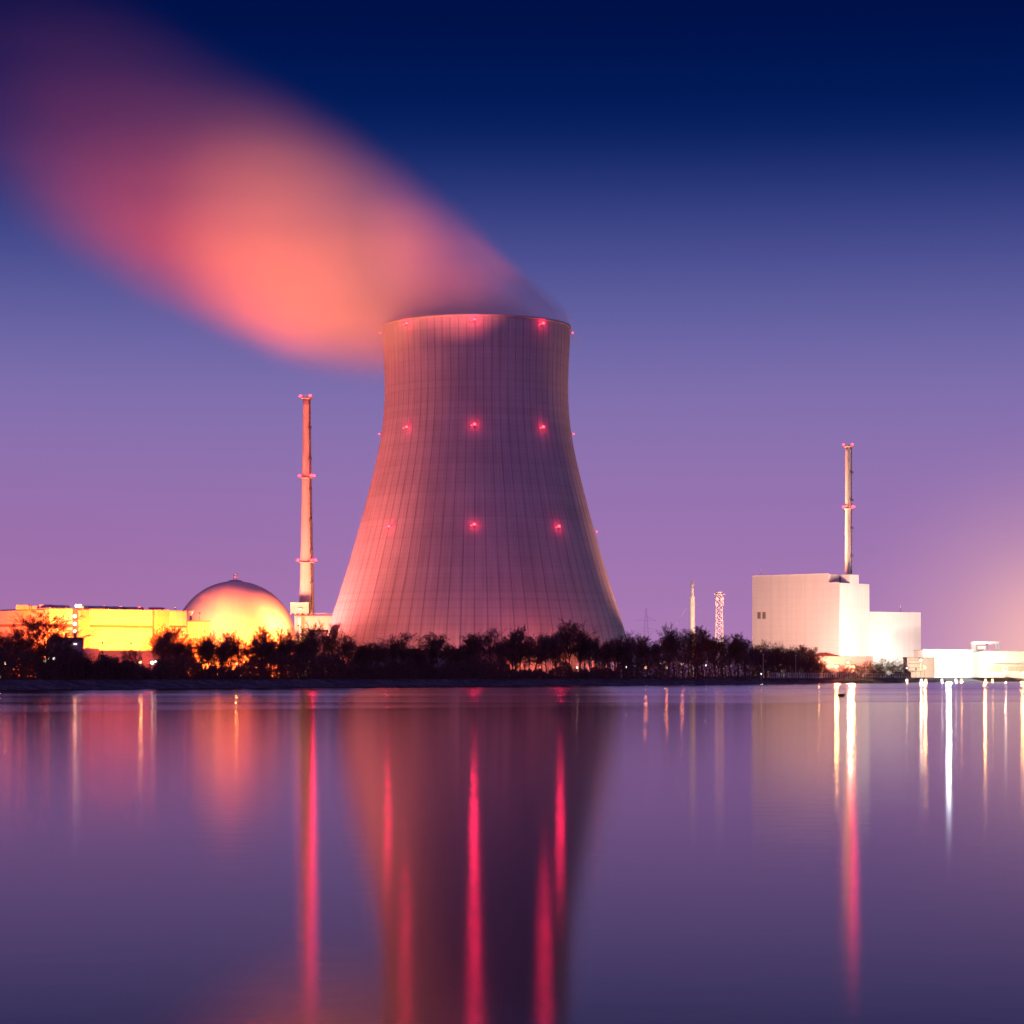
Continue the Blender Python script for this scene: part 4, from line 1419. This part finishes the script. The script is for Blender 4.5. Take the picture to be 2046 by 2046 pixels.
# ------------------------------------------------------------------ lamps among the trees
LAMPS = [
    # column, row, depth behind shore, colour, power, radius, label
    (10, 1326, 60, 'o', 700, .55, 'lit street lamp low at the left edge'),
    (2, 1352, 30, 'o', 500, .5, 'orange lamp at the foot of the leftmost tree'),
    (90, 1319, 70, 'w', 500, .7, 'brightest white-orange lamp left of the wide bare tree trunk'),
    (95, 1316, 72, 'w', 250, .6, 'upper lamp of the bright pair behind the wide bare tree'),
    (107, 1316, 75, 'w', 150, .5, 'small pale lamp right of the wide bare tree trunk'),
    (75, 1362, 6, 'o', 150, .35, 'tiny pink lamp low on the bank at left'),
    (280, 1323, 60, 'o', 40, .55, 'orange lamp below the bright bay of the turbine hall'),
    (304, 1324, 60, 'w', 50, .65, 'bright lamp left of the twin dark trees'),
    (311, 1321.5, 62, 'w', 25, .5, 'smaller lamp touching the bright one by the twin dark trees'),
    (402, 1324, 70, 'o', 60, .45, 'small lamp between drum building and dome'),
    (473, 1325, 75, 'o', 60, .5, 'small lamp below the middle of the dome'),
    (1153, 1334, 90, 'w', 50, .5, 'small white lamp low before the tower, under the tallest bare tree'),
    (1252, 1333, 90, 'w', 50, .5, 'small white lamp by the right foot of the tower'),
    (1291, 1334, 50, 'r', 1600, .75, 'large orange-red lamp right of the tower, leftmost of three'),
    (1320, 1325, 95, 'g', 70, .5, 'pale greenish lamp above the middle red-orange lamp'),
    (1327, 1324, 97, 'g', 70, .5, 'second pale greenish lamp beside the first'),
    (1331, 1334, 50, 'r', 1300, .65, 'orange-red lamp in the middle of three'),
    (1363, 1326, 55, 'r', 1500, .7, 'higher orange-red lamp below the slim white stack'),
    (1403, 1330, 70, 'w', 60, .45, 'left of two small pink-white lamps below the lattice mast'),
    (1411, 1329.5, 70, 'w', 80, .5, 'right of two small pink-white lamps below the lattice mast'),
    (1521, 1346.5, 4, 'w', 60, .3, 'tiny white lamp low in front of the dark hedge'),
    (28, 1338, 45, 'f', 0, .22, 'added lamp glowing orange among the trunks at the far left'),
    (62, 1336, 50, 'f', 0, .22, 'added lamp glowing orange left of the wide bare tree trunk'),
    (1460, 1330, 50, 'f', 0, .22, 'added lamp glowing reddish inside the russet trees below the lattice mast'),
    (1560, 1326, 45, 'f', 0, .22, 'added lamp glowing reddish behind the middle of the dark hedge'),
    (1636, 1322.5, 40, 'o', 900, .6, 'warm lamp at the right end of the dark hedge'),
    (1672, 1332, 30, 'o', 12000, 1.0, 'left of two star-bright lamps below the tall block'),
    (1705, 1332, 30, 'o', 12000, 1.0, 'right of two star-bright lamps below the tall block'),
    (1694, 1324, 60, 'w', 2500, .7, 'white lamp above and between the two star-bright ones'),
    (1782, 1336, 30, 'w', 300, .5, 'small white lamp before the round shrubs'),
    (1812, 1335, 30, 'w', 500, .55, 'small white lamp at the right end of the round shrubs'),
    (1840, 1319, 50, 'w', 2500, .8, 'white lamp at the roof of the striped shed'),
    (1895, 1325, 60, 'c', 110000, 1.6, 'dazzling white floodlight before the long white hall'),
    (1848, 1334, 45, 'o', 6000, .8, 'orange lamp at the striped shed'),
    (1968, 1331, 50, 'o', 6000, .8, 'warm lamp at the left end of the open canopy'),
    (2009, 1343, 45, 'w', 3000, .8, 'lamp at the column of the open canopy'),
    (2043, 1346, 30, 'o', 16000, 1.4, 'very bright yellow lamp cut by the right edge'),
]
COLS = {'f': (1.0, .26, .07), 'o': (1.0, .46, .12), 'w': (1.0, .74, .50), 'r': (1.0, .20, .05), 'g': (.85, 1.0, .8), 'c': (.86, .97, 1.0)}
M_L = {k: glowing('lamp_glow_' + {'f': 'fire', 'o': 'orange', 'w': 'warm', 'r': 'red', 'g': 'green', 'c': 'cold'}[k], tuple(0.5 + .5 * x for x in c) if k in 'wgc' else (1, .62, .3) if k in 'of' else (1, .45, .22), 4) for k, c in COLS.items()}
lamp_px = []
for px, yy, ex, ck, pw, rad, lab in LAMPS:
    D = shore(px) + 8 + ex
    zt = Z(yy, D)
    if zt < 1.6:
        zt = 1.6
    gz = GZ if ex > 5 else 1.2
    t = thing('street_lamp', (X(px, D), D, gz), lab, 'lamp', 'lamps along the far bank')
    hz = zt - gz
    if hz > 1.0:
        MB().tube((0, .5, 0), (0, .5, hz + rad * .6), .12, .08, 6).build('pole', M_STEEL, t)
    MB().box(-rad * .9, rad * .9, -rad * .3, rad * 1.2, hz + rad * .75, hz + rad * 1.05).build('lamp_head', M_DARKMET, t)
    MB().ball((0, 0, hz), rad * .72, 10, 6).build('bulb', M_L[ck], t)
    if pw:
        spot('street_lamp_beam', (X(px, D), D - rad * .8, zt), (X(px, D) * .9, D - 60, zt - 3), COLS[ck], pw, rad * .6, 160, .8, t)
    if ck == 'f':  # added lamps facing inland, put in for the glow between the trunks
        spot('street_lamp_beam', (X(px, D), D + .4, zt + .3), (X(px, D), D + 20, zt - 2), COLS[ck], 5000, .5, 165, .8, t)
    elif ck in 'or':
        point('street_lamp_glow', (X(px, D), D - rad * .2, zt + .1), COLS[ck], (7000 if ck == 'r' else 2600) if pw < 5000 else 30000, rad * .8, t)
    lamp_px.append((px, yy, D))

# waterline lights at the right
for k, (px, col, pw, lab) in enumerate([
        (1812, 'w', 250, 'small round light at the waterline left of the others'),
        (1841, 'c', 900, 'pale light at the waterline beside a big warm one'),
        (1850, 'o', 5200, 'big warm light at the waterline below the striped shed'),
        (1882, 'c', 1200, 'white light at the waterline left of the dazzling floodlight'),
        (1910, 'c', 1200, 'white light at the waterline right of the dazzling floodlight'),
        (1921, 'o', 4000, 'warm light at the waterline next to a white one'),
        (1969, 'o', 5200, 'large warm light at the waterline below the canopy end'),
        (1983, 'o', 2200, 'warm light at the waterline below the canopy opening')]):
    D = shore(px) + 3.5
    t = thing('quay_light', (X(px, D), D, .7), lab, 'light', 'lights at the waterline')
    MB().box(-.3, .3, .1, .6, -.3, .5).build('housing', M_DARKMET, t)
    MB().ball((0, 0, .25), .55, 10, 6).build('bulb', M_L[col], t)
    point('quay_light_glow', (X(px, D), D - .9, 1.5), (1, .36, .15), 160, .4, t)
    spot('quay_light_beam', (X(px, D), D - .9, 1.0), (X(px, D) * .9, D - 100, -1), COLS[col], pw, .5, 150, .8, t)

# ------------------------------------------------------------------ thicket under the trees
UH = [(-40, 1290), (0, 1292), (30, 1302), (60, 1294), (90, 1326), (120, 1306), (140, 1300), (165, 1308), (185, 1318), (205, 1312), (230, 1316),
      (260, 1326), (300, 1332), (340, 1312), (380, 1312), (400, 1330), (460, 1331), (500, 1322), (540, 1308), (600, 1306), (640, 1306), (700, 1322),
      (760, 1326), (820, 1318), (880, 1328), (960, 1318), (1010, 1316), (1022, 1340), (1040, 1332), (1055, 1342), (1090, 1342), (1110, 1334), (1130, 1322), (1150, 1334), (1180, 1340),
      (1205, 1330), (1225, 1342), (1245, 1320), (1270, 1312), (1290, 1311), (1310, 1306), (1345, 1304), (1380, 1302), (1420, 1304), (1440, 1304), (1480, 1300), (1500, 1296), (1530, 1293),
      (1560, 1298), (1600, 1306), (1640, 1320), (1656, 1344), (1740, 1345), (1815, 1344), (1822, 1352)]


def make_thicket():
    rng = np.random.default_rng(5)
    N = 105000
    px = rng.uniform(-40, 1820, N)
    top = np.interp(px, [a for a, _ in UH], [b for _, b in UH])
    # uneven outline made of clumps
    ph = np.sin(px * .23 + 1.3) * 3 + np.sin(px * .11 + .4) * 4 + np.sin(px * .61) * 2 + np.sin(px * .045) * 2
    D = CAM_H * F_PX / (28 - 16 * px / 2046.0) + 12 + rng.uniform(0, 1, N) ** .8 * 22
    zt = CAM_H + (HOR - (top + ph)) / F_PX * D
    hgt = np.maximum(zt - GZ, .4)
    k = rng.uniform(0, 1, N) ** .8
    z = GZ + hgt * k * rng.uniform(.75, 1.06, N)
    x = (px - CX) / F_PX * D
    keep = np.ones(N, bool)
    for lx, ly, lD in lamp_px:
        zz = CAM_H + (HOR - ly) / F_PX * D
        keep &= ~((np.abs(px - lx) < 3.2) & (np.abs(z - zz) < 3.0 / F_PX * D) & (D < lD))
    x, D, z, px = x[keep], D[keep], z[keep], px[keep]
    N = len(x)
    c = np.stack([x, D, z], 1)
    a = rng.normal(size=(N, 3)); a /= np.linalg.norm(a, axis=1)[:, None]
    b = np.cross(a, rng.normal(size=(N, 3))); b /= np.linalg.norm(b, axis=1)[:, None]
    s = rng.uniform(.14, .30, N)[:, None]
    V = np.stack([c - a * s, c - b * s * .7, c + a * s, c + b * s * .7], 1).reshape(-1, 3)
    # thin stems
    M = 7000
    px2 = rng.uniform(-40, 1650, M)
    D2 = CAM_H * F_PX / (28 - 16 * px2 / 2046.0) + 12 + rng.uniform(0, 1, M) * 20
    top2 = np.interp(px2, [q for q, _ in UH], [q for _, q in UH])
    zt2 = CAM_H + (HOR - (top2 - rng.uniform(-10, 6, M))) / F_PX * D2
    x2 = (px2 - CX) / F_PX * D2
    dx = rng.normal(0, .9, M)
    w = rng.uniform(.025, .06, M)
    p0 = np.stack([x2 - w, D2, np.full(M, GZ - .1)], 1); p1 = np.stack([x2 + w, D2, np.full(M, GZ - .1)], 1)
    p2 = np.stack([x2 + dx + w * .4, D2, zt2], 1); p3 = np.stack([x2 + dx - w * .4, D2, zt2], 1)
    V2 = np.stack([p0, p1, p2, p3], 1).reshape(-1, 3)
    V = np.concatenate([V, V2])
    F = np.arange(len(V)).reshape(-1, 4)
    o = np_mesh('undergrowth', V, F, M_LEAF)
    tag(o, 'dark tangled undergrowth filling the foot of the tree belt', 'undergrowth', kind='stuff')


make_thicket()

# ------------------------------------------------------------------ fence and slim posts at the right
fd0, fd1 = shore(1540) + 9.5, shore(1815) + 9.5
fence = thing('fence', (X(1540, fd0), fd0, GZ), 'low picket fence along the bank below the tall pale block', 'fence')
L_ = Vector(fence.location)
rf = random.Random(9)
n = 78
for k in range(n):
    px = 1540 + 275 * k / (n - 1) + rf.uniform(-.5, .5)
    D = shore(px) + 9.5
    x = X(px, D) - L_.x; y = D - L_.y
    MB().box(x - .10, x + .10, y - .06, y + .06, -.05, 2.2 + rf.uniform(-.15, .1)).build('picket', M_STEEL, fence)
mb = MB()
for zz in (0.5, 1.9):
    mb.tube((0, .12, zz), (X(1815, fd1) - L_.x, fd1 - L_.y + .12, zz), .04, .04, 4)
mb.build('rail', M_STEEL, fence)
for px, yt, lab in ((1525, 1308, 'thin unlit post rising before the left part of the dark hedge'), (1590, 1310, 'thin unlit post rising before the right part of the dark hedge'),
                    (1730, 1324, 'thin pale post among the orange shrubs')):
    D = shore(px) + 10
    t = thing('lamp_post', (X(px, D), D, GZ), lab, 'post', 'unlit posts by the fence')
    h = Z(yt, D) - GZ
    MB().tube((0, 0, 0), (0, 0, h), .12, .08, 6).build('pole', M_STEEL, t)
    MB().box(-.35, .35, -.3, .2, h, h + .25).build('lamp_head', M_STEEL, t)

# duck on the water
def make_duck():
    D = CAM_H * F_PX / (1392 - HOR)
    t = thing('duck', (X(1681, D), D, 0), 'tiny dark duck floating on the lake below the tall block', 'duck')
    # one continuous body: swept rings from tail over the back to the neck and bill
    sp = [(-.62, .16, .02), (-.50, .15, .08), (-.30, .15, .16), (0, .14, .21), (.25, .16, .18), (.38, .24, .11), (.42, .36, .075), (.45, .46, .085), (.52, .48, .07), (.60, .455, .035), (.70, .44, .015)]
    vs = []; N = 10
    for x, z, r in sp:
        for i in range(N):
            a = 2 * math.pi * i / N
            vs.append((x * 1.3, r * math.cos(a) * 1.2, (z + r * math.sin(a)) * 1.2))
    fs = [(k * N + i, k * N + (i + 1) % N, (k + 1) * N + (i + 1) % N, (k + 1) * N + i) for k in range(len(sp) - 1) for i in range(N)]
    fs += [tuple(reversed(range(N))), tuple(range((len(sp) - 1) * N, len(sp) * N))]
    mb = MB(); mb.add(vs, fs)
    mb.build('body', weathered('duck_feathers', (0.04, 0.03, 0.02), .7, .2, 3, False), t, True)


make_duck()


# ------------------------------------------------------------------ floodlights: unseen masts placed to light the plant
def flood(px, D, z, tgt, color, power, angle, label, rad=0.8, base=None, blend=.7):
    base = GZ if base is None else base
    t = thing('unseen_floodlight', (X(px, D), D, base), label, 'floodlight', 'unseen floodlight masts')  # unseen mast, its stand guessed to give the wanted glow
    h = z - base
    MB().tube((0, 0, 0), (0, 0, h), .14, .09, 8).build('pole', M_STEEL, t)
    d = (Vector(tgt) - Vector((X(px, D), D, z))).normalized()
    c = Vector((0, 0, h + .3))
    MB().tube(c - d * .5, c, .15, .42, 10).build('reflector', M_DARKMET, t)
    MB().tube(c + d * .02, c + d * .06, .36, .36, 10).build('lamp_glass', M_SODIUM if color[1] < .5 else M_WHITELAMP, t)
    w = Vector((X(px, D), D, z + .3)) + d * .5
    spot('floodlight_beam', w, tgt, color, power, rad, angle, blend, t)
    return t


# turbine hall
K = 1.0e5
TOW = (1, .21, .17)
flood(205, 972, 15.5, P(150, 1285, 995), SODIUM, 2.5 * K, 125, 'floodlight mast before the window band of the turbine hall')
flood(262, 982, 15.5, P(210, 1285, 1005), SODIUM, 3.7 * K, 120, 'floodlight mast before the middle bay of the turbine hall')
flood(318, 992, 15.5, P(262, 1280, 1012), SODIUM, 4.9 * K, 118, 'floodlight mast before the brightest bay of the turbine hall')
flood(371, 1004, 15.5, P(325, 1280, 1022), SODIUM, 3.3 * K, 112, 'floodlight mast before the last bay of the turbine hall')
flood(120, 950, 14, P(90, 1260, 985), SODIUM, 3 * K, 115, 'floodlight mast beside the boiler house')
flood(45, 950, 9, P(10, 1270, 1000), SODIUM, 11 * K, 125, 'floodlight mast before the left wing of the turbine hall')
flood(410, 1022, 8, P(388, 1290, 1042), SODIUM, 2.7 * K, 110, 'floodlight mast before the drum building')
# added masts for the glow on the dome
flood(520, 1022, 10, P(462, 1215, 1078), (1, .15, .014), 5 * K, 112, 'added floodlight mast at the foot of the dome')
flood(560, 1055, 8, P(500, 1260, 1088), SODIUM, 4 * K, 104, 'added floodlight mast right of the dome')
# chimney foot
flood(622, 1172, 16, P(600, 1262, 1196), (1, .36, .05), .6 * K, 105, 'floodlight mast before the yellow building under the chimney')
flood(575, 1150, 10, P(608, 1000, 1200), (1, .32, .075), 4.6 * K, 62, 'floodlight mast aimed up at the left chimney', blend=.8)
# added masts for the tower: from the left, low in front, a pale one from the right
flood(455, 1150, 16, P(760, 980, 1180), TOW, 9.5 * K, 115, 'added floodlight mast aimed at the left flank of the cooling tower', 2.0)
flood(850, 1091, 4, P(840, 1270, 1113), (1, .18, .09), .35 * K, 165, 'added low floodlight behind the screen wall, left of middle')
flood(1060, 1080, 4, P(1060, 1270, 1112), (1, .13, .10), .3 * K, 165, 'added low floodlight before the right half of the tower foot')
flood(730, 1085, 4, P(740, 1270, 1125), (1, .18, .12), .3 * K, 165, 'added low floodlight at the left end of the screen wall')
flood(1180, 1085, 4, P(1170, 1270, 1130), (1, .14, .12), .15 * K, 165, 'added low floodlight before the right foot of the tower')
flood(1370, 1210, 12, P(1140, 950, 1180), (1, .34, .22), 7.0 * K, 90, 'added floodlight mast right of the cooling tower', 2.0)
# made-up masts, added only to light the steam
flood(648, 1215, 16, P(600, 560, 1180), (1, .42, .11), 1900 * K, 88, 'added steep floodlight mast for the steam, beside the left foot of the tower', 3.0)
flood(350, 1150, 34, P(400, 270, 1180), (1, .06, .05), 19 * K, 60, 'added steep floodlight mast for the steam, behind the turbine hall roof', 3.0)
flood(655, 800, 13, Vector((TX - 80, 1180, 216)), (1, .27, .08), 230 * K, 20, 'added steam floodlight in the tree belt aimed left of the tower rim', 2.0, blend=1.0)
flood(700, 800, 13, Vector((TX - 8, 1180, 223)), (1, .15, .12), 260 * K, 13, 'added steam floodlight in the tree belt aimed over the tower rim', 2.0, blend=1.0)
# tall block and the halls at the right
flood(1600, 1318, 8, P(1600, 1230, 1365), (1, .60, .40), .35 * K, 160, 'floodlight mast before the tall block')
flood(1690, 1308, 8, P(1690, 1250, 1350), (1, .80, .60), .22 * K, 165, 'floodlight mast before the corner of the tall block')
flood(1800, 1295, 8, P(1790, 1240, 1388), (1, .84, .68), 2.6 * K, 125, 'floodlight mast before the extension hall')
flood(1650, 1250, 14, P(1580, 1180, 1360), (1, .27, .14), 5.0 * K, 110, 'tall floodlight mast left of the gatehouse')
flood(1895, 1288, 8, P(1890, 1320, 1330), (1, .86, .7), 1.5 * K, 165, 'floodlight mast before the long white hall')
flood(2009, 1262, 6, P(2010, 1320, 1300), (1, .75, .42), 1.2 * K, 165, 'floodlight mast before the canopy hall')
flood(1830, 1240, 6, P(1838, 1330, 1265), (1, .72, .45), .4 * K, 160, 'floodlight mast before the striped shed')
flood(1410, 1225, 6, P(1405, 1220, 1300), (1, .66, .42), 3.2 * K, 60, 'floodlight mast between slim stack and lattice mast')
flood(1520, 1386, Z(1151, 1385) + 3, P(1695, 1030, 1380), (1, .36, .20), 13 * K, 75, 'added short floodlight mast on the roof of the tall block', base=Z(1151.5, 1385), blend=.9)  # added on the roof to light the right chimney
flood(1972, 1334, Z(1296, 1330) + 2, P(1966, 1285, 1345), (1, .82, .62), .06 * K, 150, 'added short floodlight mast on the roof under the gantry frame', base=Z(1297.5, 1330))  # added to brighten the gantry
flood(158, 938, 7, P(162, 1305, 957), SODIUM, .09 * K, 130, 'small floodlight before the orange annex')
flood(240, 952, 7, P(240, 1305, 975), SODIUM, .16 * K, 140, 'small floodlight before the left part of the service annex')
flood(300, 962, 7, P(300, 1305, 985), SODIUM, .16 * K, 140, 'small floodlight before the middle of the service annex')
flood(352, 975, 7, P(350, 1305, 995), SODIUM, .16 * K, 140, 'small floodlight before the right part of the service annex')
flood(399, 1046, Z(1240.5, 1042) + 3, P(445, 1215, 1085), (1, .20, .05), .8 * K, 140, 'added short floodlight on the drum building roof aimed at the dome', base=Z(1240.5, 1042))  # added to lift the upper dome
for px, yy, lab in ((1030, 1338, 'added low lamp lighting the tower columns in the leftmost glowing gap'), (1054, 1334, 'added low lamp lighting the tower columns behind the narrow gap'),
                    (1080, 1338, 'added low lamp lighting the tower columns behind the dark-leaved trees'), (1118, 1336, 'added low lamp lighting the tower columns left of the tallest bare tree'),
                    (1150, 1337, 'added low lamp lighting the tower columns right of the tallest bare tree'), (1190, 1336, 'added low lamp lighting the tower columns behind the flat-topped dark tree'),
                    (1222, 1337, 'added low lamp lighting the tower columns near its right foot')):
    rr = tower_r(6) + 9  # lamps added for the orange glow seen through the gaps
    dx = X(px, 1110) - TX
    D = TD - math.sqrt(max(20, rr * rr - dx * dx))
    flood(px, D, 3.6, (X(px, D) * .98, D + 22, 9), (1, .15, .035), .065 * K, 160, lab, .5)
flood(596, 1064, 24, P(540, 1225, 1086), (1, .17, .035), 1.5 * K, 100, 'added floodlight mast lighting the right shoulder of the dome')  # added because the dome edge stayed dark
flood(1700, shore(1700) + 12, 6.5, P(1560, 1325, shore(1560) + 14), (1, .15, .10), 1.6 * K, 60, 'added floodlight mast by the fence shining along the dark hedge')  # added to give the hedge its reddish light
flood(1822, 1362, 6, P(1815, 1270, 1389), (1, .84, .68), .30 * K, 160, 'added low floodlight close to the right end of the extension hall')  # added to fill a dark patch on the hall wall
